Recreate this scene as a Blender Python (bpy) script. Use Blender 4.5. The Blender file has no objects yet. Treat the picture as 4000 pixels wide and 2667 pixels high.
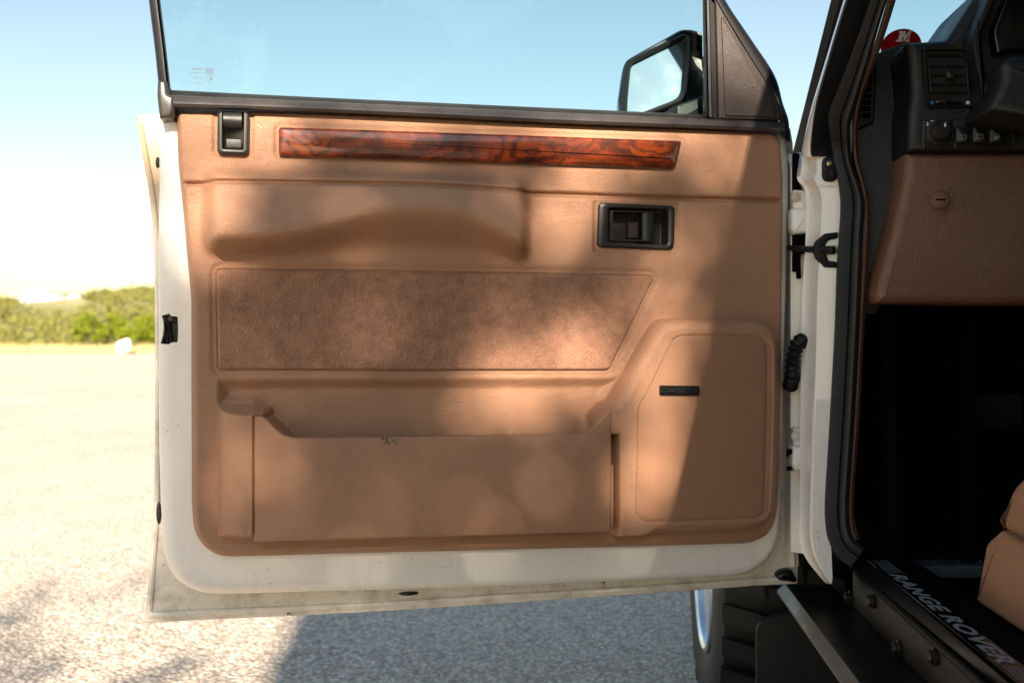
import bpy, bmesh, math, random
import numpy as np
from mathutils import Vector, Matrix

# ------------------------------------------------------------------ camera, sky, sun, exposure
SC = bpy.context.scene
COL = SC.collection
HC, FOC = 0.90, 3889.0                      # camera height (m), focal length in photo pixels (35 mm lens)
R = math.radians
cam_d = bpy.data.cameras.new('camera'); cam = bpy.data.objects.new('camera', cam_d); COL.objects.link(cam)
cam.location = (0, 0, HC); cam.rotation_euler = (R(90), 0, 0)
cam_d.lens = 35.0; cam_d.sensor_width = 36.0; cam_d.clip_start = 0.02; cam_d.clip_end = 9000
cam_d.dof.use_dof = True; cam_d.dof.focus_distance = 1.45; cam_d.dof.aperture_fstop = 5.0
SC.camera = cam

SUNV = Vector((0.16, -1.84, 1.0)).normalized()      # towards the sun: behind the camera, a little right
elev = math.asin(SUNV.z); azim = math.atan2(SUNV.x, SUNV.y)
W = bpy.data.worlds.new('World'); SC.world = W; W.use_nodes = True
wn = W.node_tree; wn.nodes.clear()
sky = wn.nodes.new('ShaderNodeTexSky'); sky.sky_type = 'NISHITA'; sky.sun_disc = False
sky.sun_elevation = elev; sky.sun_rotation = azim
sky.air_density = 1.45; sky.dust_density = 0.5; sky.ozone_density = 0.5; sky.altitude = 150
bg = wn.nodes.new('ShaderNodeBackground'); bg.inputs['Strength'].default_value = 0.047
wo = wn.nodes.new('ShaderNodeOutputWorld')
wn.links.new(sky.outputs[0], bg.inputs[0]); wn.links.new(bg.outputs[0], wo.inputs[0])
sl = bpy.data.lights.new('sun', 'SUN'); sl.energy = 5.0; sl.angle = R(0.5); sl.color = (1.0, 0.84, 0.68)
so = bpy.data.objects.new('sun', sl); COL.objects.link(so)
so.rotation_euler = SUNV.to_track_quat('Z', 'Y').to_euler()
SC.view_settings.view_transform = 'Standard'; SC.view_settings.look = 'None'
SC.view_settings.exposure = 1.85; SC.view_settings.gamma = 1.0
SC.render.engine = 'CYCLES'
SC.cycles.use_denoising = True
SC.cycles.max_bounces = 8; SC.cycles.transparent_max_bounces = 16; SC.cycles.caustics_reflective = False
SC.cycles.caustics_refractive = False

rnd = random.Random(11); nrng = np.random.default_rng(5)

# ------------------------------------------------------------------ frames
ORG = np.array([0.444, 1.57])
dth = R(78.2); DD = np.array([math.sin(dth), math.cos(dth)]); DN = np.array([DD[1], -DD[0]])   # along door / towards camera
cth = R(5.2); CR = np.array([math.cos(cth), -math.sin(cth)]); CF = np.array([math.sin(cth), math.cos(cth)])  # car right / forward

def ray(px, py):
    return np.array([(px - 2000.0) / FOC, 1.0, -(py - 1333.5) / FOC])

def D(px, py, w=0.0):
    """photo point -> point of the door's own frame on the plane w metres in front of the trim."""
    r = ray(px, py); t = (w + ORG @ DN) / (r[:2] @ DN); p = r * t
    return (float((p[:2] - ORG) @ DD), -w, float(p[2] + HC))

def DW(px, py, w=0.0):
    a = D(px, py, w); return (a[0], a[2])

C0 = np.array([-ORG @ CR, -ORG @ CF, HC])      # camera in the car's frame
def crayl(px, py):
    r = ray(px, py); return np.array([r[:2] @ CR, r[:2] @ CF, r[2]])
def CP(px, py, p0, n):
    r = crayl(px, py); p0 = np.array(p0, float); n = np.array(n, float)
    return tuple(C0 + r * float(((p0 - C0) @ n) / (r @ n)))
def CX(px, py, b): return CP(px, py, (b, 0, 0), (1, 0, 0))
def CY(px, py, a): return CP(px, py, (0, a, 0), (0, 1, 0))
def CZ(px, py, z): return CP(px, py, (0, 0, z), (0, 0, 1))
PD = np.array([0.03, -0.14, 0.18]); PN = np.cross(np.array([1.0, 0, 0]), PD); PN = PN / np.linalg.norm(PN)
if PN[1] > 0: PN = -PN
def POST(px, py, off=0.0):
    """door aperture front: vertical post below the waist, raked pillar above; off = towards the camera."""
    lo = np.array(CP(px, py, (0, -0.06 - off, 0), (0, 1, 0)))
    hi = np.array(CP(px, py, np.array([0, -0.06, HC + 0.289]) + PN * off, PN))
    k = min(max((640 - py) / 110.0, 0.0), 1.0)
    return tuple(lo * (1 - k) + hi * k)

# ------------------------------------------------------------------ mesh helpers
def tag(o, label=None, cat=None, group=None, kind=None):
    if label: o['label'] = label
    if cat: o['category'] = cat
    if group: o['group'] = group
    if kind: o['kind'] = kind
    return o

def empty(name, loc=(0, 0, 0), rz=0.0):
    o = bpy.data.objects.new(name, None); COL.objects.link(o); o.location = loc; o.rotation_euler = (0, 0, rz)
    o.empty_display_size = 0.2
    return o

def mesh(name, verts, faces, mat, parent=None, smooth=True, angle=38, recalc=True):
    me = bpy.data.meshes.new(name)
    me.from_pydata([tuple(v) for v in verts], [], [tuple(f) for f in faces])
    if recalc:
        bm = bmesh.new(); bm.from_mesh(me); bmesh.ops.remove_doubles(bm, verts=bm.verts[:], dist=2e-6)
        bmesh.ops.recalc_face_normals(bm, faces=bm.faces[:]); bm.to_mesh(me); bm.free()
    me.materials.append(mat)
    if smooth:
        me.shade_smooth(); me.set_sharp_from_angle(angle=R(angle))
    me.update()
    o = bpy.data.objects.new(name, me); COL.objects.link(o)
    if parent is not None: o.parent = parent
    return o

def dup(o, parent=None, loc=None, rot=None):
    c = o.copy(); COL.objects.link(c)
    if parent is not None: c.parent = parent
    if loc is not None: c.location = loc
    if rot is not None: c.rotation_euler = rot
    return c

def area2(p):
    return 0.5 * sum(p[i][0] * p[(i + 1) % len(p)][1] - p[(i + 1) % len(p)][0] * p[i][1] for i in range(len(p)))

def rp(pts, r, n=5):
    """round the corners of a polygon; r a number or one per corner."""
    out = []; N = len(pts)
    for i in range(N):
        p = np.array(pts[i], float); a = np.array(pts[i - 1], float); b = np.array(pts[(i + 1) % N], float)
        rr = r[i] if isinstance(r, (list, tuple)) else r
        la = np.linalg.norm(a - p); lb = np.linalg.norm(b - p); q = min(rr, la * .48, lb * .48)
        if q < 1e-9: out.append(tuple(p)); continue
        s = p + (a - p) / la * q; e = p + (b - p) / lb * q
        for k in range(n + 1):
            t = k / n; out.append(tuple((1 - t) ** 2 * s + 2 * t * (1 - t) * p + t * t * e))
    return out

def cr(pts, n=8):
    """Catmull-Rom through the points."""
    P = [np.array(p, float) for p in pts]; P = [2 * P[0] - P[1]] + P + [2 * P[-1] - P[-2]]; out = []
    for i in range(1, len(P) - 2):
        for k in range(n):
            t = k / n
            out.append(0.5 * ((2 * P[i]) + (-P[i - 1] + P[i + 1]) * t + (2 * P[i - 1] - 5 * P[i] + 4 * P[i + 1] - P[i + 2]) * t * t
                              + (-P[i - 1] + 3 * P[i] - 3 * P[i + 1] + P[i + 2]) * t ** 3))
    out.append(P[-2]); return [tuple(o) for o in out]

def inset(poly, d):
    n = len(poly); P = np.array(poly, float); s = 1 if area2(poly) > 0 else -1
    e = np.roll(P, -1, 0) - P; l = np.linalg.norm(e, axis=1, keepdims=True); l[l < 1e-12] = 1; e = e / l
    nr = np.stack([-e[:, 1], e[:, 0]], 1) * s
    m = nr + np.roll(nr, 1, 0); ml = np.linalg.norm(m, axis=1, keepdims=True); ml[ml < 1e-9] = 1; m = m / ml
    c = np.clip((m * nr).sum(1, keepdims=True), .5, 1)
    Q = P + m * d / c
    for _ in range(3):                              # corners tighter than the inset: meet in one point
        bad = ((np.roll(Q, -1, 0) - Q) * e).sum(1) < -1e-9
        if not bad.any() or bad.all(): break
        st = int(np.argmin(bad)); i = 0
        while i < n:
            k = (st + i) % n
            if not bad[k]: i += 1; continue
            j = i
            while j < n and bad[(st + j) % n]: j += 1
            pv, nx_ = (st + i - 1) % n, (st + j) % n
            o1 = P[pv] + nr[pv] * d; o2 = P[nx_] + nr[nx_] * d
            den = e[pv][0] * e[nx_][1] - e[pv][1] * e[nx_][0]
            if abs(den) > .05:
                tt = ((o2 - o1)[0] * e[nx_][1] - (o2 - o1)[1] * e[nx_][0]) / den; X = o1 + e[pv] * tt
            else: X = Q[[(st + q) % n for q in range(i, j + 1)]].mean(0)
            for q in range(i, j + 1): Q[(st + q) % n] = X
            i = j
    return Q

def bev(z0, z1, r, n=4):
    return [(0, z0)] + [(r * (1 - math.cos(k / n * math.pi / 2)), z1 - r + r * math.sin(k / n * math.pi / 2)) for k in range(n + 1)]

def prism_data(poly, prof, fn, cap0=True, cap1=True):
    V = []; Fc = []; n = len(poly)
    for ins, z in prof:
        for p in inset(poly, ins): V.append(fn(p[0], p[1], z))
    for k in range(len(prof) - 1):
        for i in range(n):
            j = (i + 1) % n; Fc.append((k * n + i, k * n + j, (k + 1) * n + j, (k + 1) * n + i))
    if cap0: Fc.append(tuple(range(n))[::-1])
    if cap1: Fc.append(tuple((len(prof) - 1) * n + i for i in range(n)))
    return V, Fc

def dfn(u, v, w): return (u, -w, v)
def dprism(name, px, w0, w1, r, mat, parent, n=4, **k):
    """prism on the door: outline in photo points read at the front plane w1."""
    poly = [DW(x, y, w1) for x, y in px]
    V, Fc = prism_data(poly, bev(w0, w1, r, n), dfn); return mesh(name, V, Fc, mat, parent, **k)

def yprism(name, px, a0, a1, r, mat, parent, n=3, **k):
    """prism across the car: outline in photo points read on the plane y=a1 (nearest the camera), going forward to a0."""
    poly = [(lambda q: (q[0], q[2]))(CY(x, y, a1)) for x, y in px]
    V, Fc = prism_data(poly, bev(-a0, -a1, r, n), lambda x, z, d: (x, -d, z)); return mesh(name, V, Fc, mat, parent, **k)

def box(name, lo, hi, mat, parent=None, r=0.004, **k):
    poly = rp([(lo[0], lo[2]), (hi[0], lo[2]), (hi[0], hi[2]), (lo[0], hi[2])], r, 3)
    V, Fc = prism_data(poly, [(r, -hi[1])] + bev(-hi[1] + r, -lo[1], r, 3), lambda x, z, d: (x, -d, z))
    return mesh(name, V, Fc, mat, parent, **k)

def ribbon(name, fn, L, Rr, prof, thick, mat, parent, n=6, angle=40, back=True):
    """strip between two photo polylines; prof = [(t, off)] across it, closed behind by thick."""
    L = cr(L, n); Rr = cr(Rr, n); m = min(len(L), len(Rr)); V = []; Fc = []
    pr = list(prof) + ([(1.0, -thick), (0.0, -thick)] if back else []); k = len(pr)
    for i in range(m):
        for t, off in pr:
            x = L[i][0] * (1 - t) + Rr[i][0] * t; y = L[i][1] * (1 - t) + Rr[i][1] * t
            V.append(fn(x, y, off))
    for i in range(m - 1):
        for j in range(k if back else k - 1):
            j2 = (j + 1) % k; Fc.append((i * k + j, i * k + j2, (i + 1) * k + j2, (i + 1) * k + j))
    if back:
        Fc.append(tuple(range(k))); Fc.append(tuple((m - 1) * k + j for j in range(k))[::-1])
    return mesh(name, V, Fc, mat, parent, angle=angle)

def tube(name, pts, rad, mat, parent=None, n=10, closed=False, flat=1.0):
    P = [Vector(p) for p in pts]; m = len(P); V = []; Fc = []
    rad = rad if isinstance(rad, (list, tuple)) else [rad] * m
    T = [((P[(i + 1) % m] if closed else P[min(i + 1, m - 1)]) - (P[i - 1] if (closed or i) else P[0])).normalized() for i in range(m)]
    up = Vector((0, 0, 1)) if abs(T[0].z) < .9 else Vector((1, 0, 0)); N = (up - T[0] * up.dot(T[0])).normalized()
    for i in range(m):
        N = (N - T[i] * N.dot(T[i])).normalized(); B = T[i].cross(N)
        for k in range(n):
            a = 2 * math.pi * k / n; V.append(P[i] + (N * math.cos(a) * flat + B * math.sin(a)) * rad[i])
    for i in range(m if closed else m - 1):
        for k in range(n):
            k2 = (k + 1) % n; i2 = (i + 1) % m; Fc.append((i * n + k, i * n + k2, i2 * n + k2, i2 * n + k))
    if not closed:
        Fc.append(tuple(range(n))); Fc.append(tuple((m - 1) * n + k for k in range(n))[::-1])
    return mesh(name, V, Fc, mat, parent)

def lathe(name, prof, mat, parent=None, n=20, fn=None, angle=35):
    """prof [(radius, height)], axis = local z unless fn(x, y, z) maps it."""
    V = []; Fc = []; fn = fn or (lambda x, y, z: (x, y, z))
    for r, h in prof:
        for k in range(n):
            a = 2 * math.pi * k / n; V.append(fn(r * math.cos(a), r * math.sin(a), h))
    for i in range(len(prof) - 1):
        for k in range(n):
            k2 = (k + 1) % n; Fc.append((i * n + k, i * n + k2, (i + 1) * n + k2, (i + 1) * n + k))
    if prof[0][0] > 1e-6: Fc.append(tuple(range(n)))
    if prof[-1][0] > 1e-6: Fc.append(tuple((len(prof) - 1) * n + k for k in range(n)))
    return mesh(name, V, Fc, mat, parent, angle=angle)

def text_data(s, offset=0.0, shear=0.0, spacing=1.0):
    cu = bpy.data.curves.new('txt', 'FONT'); cu.body = s; cu.size = 1.0; cu.offset = offset; cu.shear = shear
    cu.space_character = spacing; cu.fill_mode = 'BOTH'; cu.resolution_u = 3; cu.align_x = 'LEFT'
    o = bpy.data.objects.new('txt', cu); COL.objects.link(o); bpy.context.view_layer.update()
    me = bpy.data.meshes.new_from_object(o.evaluated_get(bpy.context.evaluated_depsgraph_get()))
    V = np.array([v.co[:] for v in me.vertices]); Fc = [tuple(p.vertices) for p in me.polygons]
    bpy.data.objects.remove(o); bpy.data.curves.remove(cu); bpy.data.meshes.remove(me)
    mn = V[:, :2].min(0); mx = V[:, :2].max(0)
    return (V[:, :2] - mn) / (mx - mn), Fc, (mx - mn)

def text_on(name, s, fn, mat, parent, **k):
    """fn maps the text's unit box (s, t) to local space; all flat print."""
    V, Fc, _ = text_data(s, **k); return mesh(name, [fn(a, b) for a, b in V], Fc, mat, parent, smooth=False, recalc=False)

def quadmap(fn, tl, tr, br, bl, off):
    """unit square -> photo quad -> fn plane."""
    tl, tr, br, bl = [np.array(p, float) for p in (tl, tr, br, bl)]
    def g(s, t):
        p = (bl * (1 - s) + br * s) * (1 - t) + (tl * (1 - s) + tr * s) * t
        return fn(p[0], p[1], off)
    return g

def join_data(parts):
    V = []; Fc = []
    for v, f in parts:
        b = len(V); V += list(v); Fc += [tuple(i + b for i in q) for q in f]
    return V, Fc

def ring_data(outer, inner, prof_fn):
    """ring between two outlines with equal counts; prof_fn = [(t, z)]; returns uv verts with z."""
    V = []; Fc = []; n = len(outer); m = len(prof_fn)
    for t, z in prof_fn:
        for i in range(n):
            V.append((outer[i][0] * (1 - t) + inner[i][0] * t, outer[i][1] * (1 - t) + inner[i][1] * t, z))
    for k in range(m - 1):
        for i in range(n):
            j = (i + 1) % n; Fc.append((k * n + i, k * n + j, (k + 1) * n + j, (k + 1) * n + i))
    return V, Fc

def ss(a, b, x):
    t = np.clip((x - a) / (b - a), 0, 1); return t * t * (3 - 2 * t)

def sdpoly(X, Y, poly):
    """signed distance to a polygon, positive inside."""
    d2 = np.full(X.shape, 1e18); ins = np.zeros(X.shape, bool); n = len(poly)
    for i in range(n):
        x0, y0 = poly[i]; x1, y1 = poly[(i + 1) % n]; ex, ey = x1 - x0, y1 - y0; L2 = ex * ex + ey * ey
        if L2 < 1e-12: continue
        t = np.clip(((X - x0) * ex + (Y - y0) * ey) / L2, 0, 1)
        d2 = np.minimum(d2, (X - x0 - t * ex) ** 2 + (Y - y0 - t * ey) ** 2)
        if abs(ey) > 1e-12:
            c = ((y0 > Y) != (y1 > Y)) & (X < ex * (Y - y0) / ey + x0); ins ^= c
    d = np.sqrt(d2); return np.where(ins, d, -d)

def blur(a, n, it=3):
    for _ in range(it):
        for ax in (0, 1):
            p = np.pad(a, [(n, n) if k == ax else (0, 0) for k in (0, 1)], mode='edge'); c = np.cumsum(p, ax)
            c = np.insert(c, 0, 0, ax); L = a.shape[ax]
            a = (np.take(c, range(2 * n + 1, 2 * n + 1 + L), ax) - np.take(c, range(0, L), ax)) / (2 * n + 1)
    return a

def hfield(name, px, res, hfn, mat, parent, margin=14, angle=80):
    """moulded sheet on the door: hfn(PX, PY) -> w over a grid, cut to the outline (photo points)."""
    uv = np.array([DW(x, y, 0) for x, y in px]); lo = uv.min(0) - .004; hi = uv.max(0) + .004
    nu = int((hi[0] - lo[0]) / res) + 2; nv = int((hi[1] - lo[1]) / res) + 2
    u = lo[0] + np.arange(nu) * res; v = lo[1] + np.arange(nv) * res; Ug, Vg = np.meshgrid(u, v)
    x = ORG[0] + DD[0] * Ug; y = ORG[1] + DD[1] * Ug
    PX = 2000 + FOC * x / y; PY = 1333.5 - FOC * (Vg - HC) / y
    sd = sdpoly(PX, PY, px); w = hfn(PX, PY, sd)
    keep = sd > -margin
    idx = -np.ones(Ug.shape, int); q = keep[:-1, :-1] & keep[1:, :-1] & keep[:-1, 1:] & keep[1:, 1:]
    used = np.zeros(Ug.shape, bool)
    used[:-1, :-1] |= q; used[1:, :-1] |= q; used[:-1, 1:] |= q; used[1:, 1:] |= q
    idx[used] = np.arange(used.sum()); V = np.stack([Ug[used], -w[used], Vg[used]], 1)
    a = idx[:-1, :-1][q]; b = idx[:-1, 1:][q]; c = idx[1:, 1:][q]; d = idx[1:, :-1][q]
    Fc = np.stack([a, b, c, d], 1)
    me = bpy.data.meshes.new(name); me.from_pydata(V.tolist(), [], Fc.tolist()); me.materials.append(mat)
    me.shade_smooth(); me.update()
    o = bpy.data.objects.new(name, me); COL.objects.link(o); o.parent = parent; return o

# ------------------------------------------------------------------ materials
class NT:
    def __init__(s, name):
        s.m = bpy.data.materials.new(name); s.m.use_nodes = True; s.t = s.m.node_tree; s.t.nodes.clear()
        s.out = s.n('OutputMaterial'); s.b = None
    def n(s, t, **kw):
        nd = s.t.nodes.new('ShaderNode' + t)
        for k, v in kw.items(): setattr(nd, k, v)
        return nd
    def l(s, a, b): s.t.links.new(a, b)
    def v(s, sock, val):
        if hasattr(val, 'default_value') or isinstance(val, bpy.types.NodeSocket): s.l(val, sock)
        else: sock.default_value = val
    def coord(s, kind='Object', scale=None):
        c = s.n('TexCoord').outputs[kind]
        if scale is not None:
            mp = s.n('Mapping'); s.l(c, mp.inputs[0]); mp.inputs['Scale'].default_value = scale; c = mp.outputs[0]
        return c
    def noise(s, vec, scale, detail=4, rough=.55, dist=0):
        nd = s.n('TexNoise'); s.l(vec, nd.inputs['Vector']); nd.inputs['Scale'].default_value = scale
        nd.inputs['Detail'].default_value = detail; nd.inputs['Roughness'].default_value = rough
        nd.inputs['Distortion'].default_value = dist; return nd
    def vor(s, vec, scale, feature='F1', rnd_=1.0):
        nd = s.n('TexVoronoi', feature=feature); s.l(vec, nd.inputs['Vector']); nd.inputs['Scale'].default_value = scale
        nd.inputs['Randomness'].default_value = rnd_; return nd
    def math(s, op, a, b=0.0, clamp=False):
        nd = s.n('Math', operation=op, use_clamp=clamp); s.v(nd.inputs[0], a); s.v(nd.inputs[1], b); return nd.outputs[0]
    def ramp(s, fac, stops, interp='LINEAR'):
        nd = s.n('ValToRGB'); s.l(fac, nd.inputs[0]); e = nd.color_ramp.elements; nd.color_ramp.interpolation = interp
        while len(e) < len(stops): e.new(.5)
        for i, (p, c) in enumerate(stops):
            e[i].position = p; e[i].color = (*c, 1) if len(c) == 3 else c
        return nd.outputs[0]
    def mix(s, fac, a, b, mode='MIX'):
        nd = s.n('Mix', data_type='RGBA', blend_type=mode); s.v(nd.inputs[0], fac)
        for sock, val in ((nd.inputs[6], a), (nd.inputs[7], b)):
            if isinstance(val, tuple): sock.default_value = (*val, 1) if len(val) == 3 else val
            else: s.l(val, sock)
        return nd.outputs[2]
    def bump(s, h, strength, dist=.001, prev=None):
        nd = s.n('Bump'); s.l(h, nd.inputs['Height']); nd.inputs['Strength'].default_value = strength
        nd.inputs['Distance'].default_value = dist
        if prev is not None: s.l(prev, nd.inputs['Normal'])
        return nd.outputs[0]
    def bsdf(s, color, rough=.5, metal=0.0, normal=None, **kw):
        b = s.n('BsdfPrincipled'); s.b = b
        if isinstance(color, tuple): b.inputs['Base Color'].default_value = (*color, 1)
        else: s.l(color, b.inputs['Base Color'])
        s.v(b.inputs['Roughness'], rough); s.v(b.inputs['Metallic'], metal)
        if normal is not None: s.l(normal, b.inputs['Normal'])
        for k, v in kw.items(): s.v(b.inputs[k.replace('_', ' ')], v)
        s.l(b.outputs[0], s.out.inputs[0]); return s.m

def m_plain(name, col, rough=.5, metal=0.0, bump=0.0, bscale=300, var=.12, **kw):
    t = NT(name); c = t.coord(); nz = t.noise(c, 9, 5)
    k = t.ramp(nz.outputs[0], [(.3, tuple(x * (1 - var) for x in col)), (.7, tuple(min(1, x * (1 + var)) for x in col))])
    nm = t.bump(t.noise(c, bscale, 3).outputs[0], bump, .001) if bump else None
    rr = t.ramp(t.noise(c, 26, 5).outputs[0], [(.3, (max(0, rough - .07),) * 3), (.7, (min(1, rough + .07),) * 3)])
    return t.bsdf(k, rr, metal, nm, **kw)

def m_vinyl(name, col, rough=.46, grain=400, strength=.55, wr=.3, var=.10, scuff=None):
    """moulded, grained vinyl."""
    t = NT(name); c = t.coord()
    w = t.noise(c, 70, 3); wv = t.n('VectorMath', operation='ADD'); sc = t.n('VectorMath', operation='SCALE')
    t.l(w.outputs['Color'], sc.inputs[0]); sc.inputs['Scale'].default_value = .006
    t.l(c, wv.inputs[0]); t.l(sc.outputs[0], wv.inputs[1])
    mp = t.n('Mapping'); t.l(wv.outputs[0], mp.inputs[0]); mp.inputs['Scale'].default_value = (.72, 1, 1.25)
    g = t.vor(mp.outputs[0], grain, 'DISTANCE_TO_EDGE'); gh = t.ramp(g.outputs['Distance'], [(0, (0, 0, 0)), (.22, (1, 1, 1))])
    n1 = t.bump(gh, strength, .0008)
    crz = t.noise(t.coord('Object', (10, 10, 34)), 3.2, 8, .62, .6)
    n2 = t.bump(t.ramp(crz.outputs[0], [(.42, (0, 0, 0)), (.6, (1, 1, 1))]), wr, .0012, n1)
    big = t.noise(c, 7, 5, .6)
    k = t.ramp(big.outputs[0], [(.3, tuple(x * (1 - var) for x in col)), (.7, tuple(min(1, x * (1 + var)) for x in col))])
    k = t.mix(t.math('MULTIPLY', t.math('SUBTRACT', 1.0, gh), .18), k, tuple(x * .55 for x in col))
    rr = t.ramp(t.noise(c, 18, 6).outputs[0], [(.3, (rough - .07,) * 3), (.7, (rough + .08,) * 3)])
    if scuff is not None:
        sx = t.n('SeparateXYZ'); t.l(c, sx.inputs[0])
        dx = t.math('DIVIDE', t.math('SUBTRACT', sx.outputs[0], scuff[0]), .026); dz = t.math('DIVIDE', t.math('SUBTRACT', sx.outputs[2], scuff[1]), .016)
        d2 = t.math('ADD', t.math('MULTIPLY', dx, dx), t.math('MULTIPLY', dz, dz))
        fade = t.math('SUBTRACT', 1.0, d2, True); sm = t.noise(c, 330, 5, .75); edge_ = t.math('MULTIPLY', fade, .30)
        k = t.mix(t.math('GREATER_THAN', t.math('ADD', sm.outputs[0], edge_), .815), k, (.025, .02, .018))
    return t.bsdf(k, rr, 0, n2)

def m_paint():
    t = NT('cream_paint'); c = t.coord(); col = (.79, .765, .715)
    st = t.noise(t.coord('Object', (26, 26, 3)), 1.6, 6, .65)
    k = t.mix(t.ramp(st.outputs[0], [(.55, (0, 0, 0)), (.82, (.4, .4, .4))]), col, (.74, .67, .53))
    sp = t.vor(c, 95); spn = t.noise(c, 8, 3)
    spots = t.math('MULTIPLY', t.math('LESS_THAN', sp.outputs['Distance'], .085), t.math('GREATER_THAN', spn.outputs[0], .59))
    k = t.mix(spots, k, (.10, .075, .05))
    scr = t.noise(t.coord('Object', (6, 6, 60)), 5, 3, .5, .8)
    s2 = t.math('MULTIPLY', t.math('GREATER_THAN', scr.outputs[0], .735), .55)
    k = t.mix(s2, k, (.34, .26, .17))
    return t.bsdf(k, t.ramp(st.outputs[0], [(.3, (.22,) * 3), (.8, (.42,) * 3)]), 0, None, Coat_Weight=.5, Coat_Roughness=.12)

def m_dirty_paint():
    """flange paint: grime in the seam, cracks, rust."""
    t = NT('grimy_cream_paint'); c = t.coord(); col = (.75, .71, .635)
    g = t.noise(c, 24, 9, .72); dirt = t.ramp(g.outputs[0], [(.47, (0, 0, 0)), (.70, (1, 1, 1))])
    sx = t.n('SeparateXYZ'); t.l(c, sx.inputs[0]); up_ = t.n('MapRange'); t.l(sx.outputs[2], up_.inputs[0]); up_.inputs[1].default_value = 1.0; up_.inputs[2].default_value = 1.16
    base = t.mix(up_.outputs[0], col, (.50, .37, .22))
    k = t.mix(t.math('MULTIPLY', dirt, .6), base, (.27, .215, .15))
    r = t.noise(c, 60, 6, .7); rust = t.ramp(r.outputs[0], [(.66, (0, 0, 0)), (.72, (1, 1, 1))])
    k = t.mix(t.math('MULTIPLY', rust, .6), k, (.30, .12, .035))
    crk = t.vor(t.coord('Object', (1, 1, .6)), 38, 'DISTANCE_TO_EDGE')
    ck = t.math('MULTIPLY', t.math('LESS_THAN', crk.outputs['Distance'], .012), t.math('GREATER_THAN', t.noise(c, 17, 3).outputs[0], .66))
    k = t.mix(ck, k, (.07, .05, .035))
    return t.bsdf(k, .42, 0, t.bump(g.outputs[0], .25, .002))

def m_wood():
    t = NT('burl_walnut'); c = t.coord()
    w = t.noise(c, 16, 4, .55); sc = t.n('VectorMath', operation='SCALE'); t.l(w.outputs['Color'], sc.inputs[0]); sc.inputs['Scale'].default_value = .055
    ad = t.n('VectorMath', operation='ADD'); t.l(c, ad.inputs[0]); t.l(sc.outputs[0], ad.inputs[1])
    mp = t.n('Mapping'); t.l(ad.outputs[0], mp.inputs[0]); mp.inputs['Scale'].default_value = (.8, 1, 1.15)
    v = t.vor(mp.outputs[0], 15, 'SMOOTH_F1'); v.inputs['Smoothness'].default_value = .7
    n2 = t.noise(mp.outputs[0], 26, 4, .6, .8)
    ph = t.math('ADD', t.math('MULTIPLY', v.outputs['Distance'], 34.0), t.math('MULTIPLY', n2.outputs[0], 8.0))
    rings = t.math('MULTIPLY', t.math('ADD', t.math('SINE', ph), 1.0), .5)
    mixn = t.math('ADD', t.math('MULTIPLY', t.noise(mp.outputs[0], 17, 5, .6, .8).outputs[0], .6), t.math('MULTIPLY', t.noise(c, 6.5, 2).outputs[0], .4))
    base = t.ramp(mixn, [(.36, (.018, .003, .001)), (.47, (.085, .012, .002)), (.57, (.26, .040, .004)), (.70, (.48, .105, .011))])
    k = t.mix(t.math('MULTIPLY', t.ramp(rings, [(.0, (1, 1, 1)), (.4, (0, 0, 0))]), .75), base, (.028, .005, .002))
    fl = t.noise(t.coord('Object', (40, 40, 700)), 2, 3)
    k = t.mix(t.math('MULTIPLY', fl.outputs[0], .25), k, (.10, .02, .005))
    return t.bsdf(k, .4, 0, t.bump(t.noise(c, 6, 2).outputs[0], .02, .01), Coat_Weight=1.0, Coat_Roughness=.02, Coat_IOR=1.5, Specular_IOR_Level=.2)

def m_carpet(name, col, sc=1.0):
    t = NT(name); c = t.coord(); n1 = t.noise(c, 520 * sc, 3, .7); n2 = t.noise(c, 60 * sc, 5, .6); n3 = t.noise(c, 9, 4)
    f = t.math('ADD', t.math('MULTIPLY', n1.outputs[0], .55), t.math('MULTIPLY', n2.outputs[0], .45))
    k = t.ramp(f, [(.36, tuple(x * .62 for x in col)), (.60, tuple(x * 1.3 for x in col))])
    k = t.mix(t.math('MULTIPLY', n3.outputs[0], .3), k, tuple(x * .85 for x in col))
    m = t.bsdf(k, .95, 0, t.bump(n1.outputs[0], .9, .002), Sheen_Weight=.15, Sheen_Roughness=.5)
    t.b.inputs['Sheen Tint'].default_value = (.9, .75, .65, 1); return m

def m_grille():
    t = NT('perforated_tan_grille'); c = t.n('TexCoord').outputs['Object']
    sx = t.n('SeparateXYZ'); t.l(c, sx.inputs[0]); P = 2 * math.pi / .0034
    a = t.math('SINE', t.math('MULTIPLY', sx.outputs[0], P)); b = t.math('SINE', t.math('MULTIPLY', t.math('ADD', sx.outputs[2], t.math('MULTIPLY', sx.outputs[0], .42)), P * 1.2))
    h = t.math('MULTIPLY', a, b); hole = t.ramp(h, [(.38, (0, 0, 0)), (.62, (1, 1, 1))])
    col = (.37, .19, .106)
    nz = t.noise(c, 12, 4)
    k = t.mix(nz.outputs[0], tuple(x * .9 for x in col), tuple(x * 1.12 for x in col))
    k = t.mix(hole, k, (.10, .048, .027))
    return t.bsdf(k, .5, 0, t.bump(t.math('SUBTRACT', 1.0, hole), .8, .001))

def m_glass(name, tint, refl=.9):
    t = NT(name); tr = t.n('BsdfTransparent'); tr.inputs[0].default_value = (*tint, 1)
    gl = t.n('BsdfGlossy'); gl.inputs['Roughness'].default_value = .015; gl.inputs[0].default_value = (refl, refl, refl, 1)
    fr = t.n('Fresnel'); fr.inputs['IOR'].default_value = 1.25
    mx = t.n('MixShader'); t.l(fr.outputs[0], mx.inputs[0]); t.l(tr.outputs[0], mx.inputs[1]); t.l(gl.outputs[0], mx.inputs[2])
    t.l(mx.outputs[0], t.out.inputs[0]); return t.m

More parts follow.
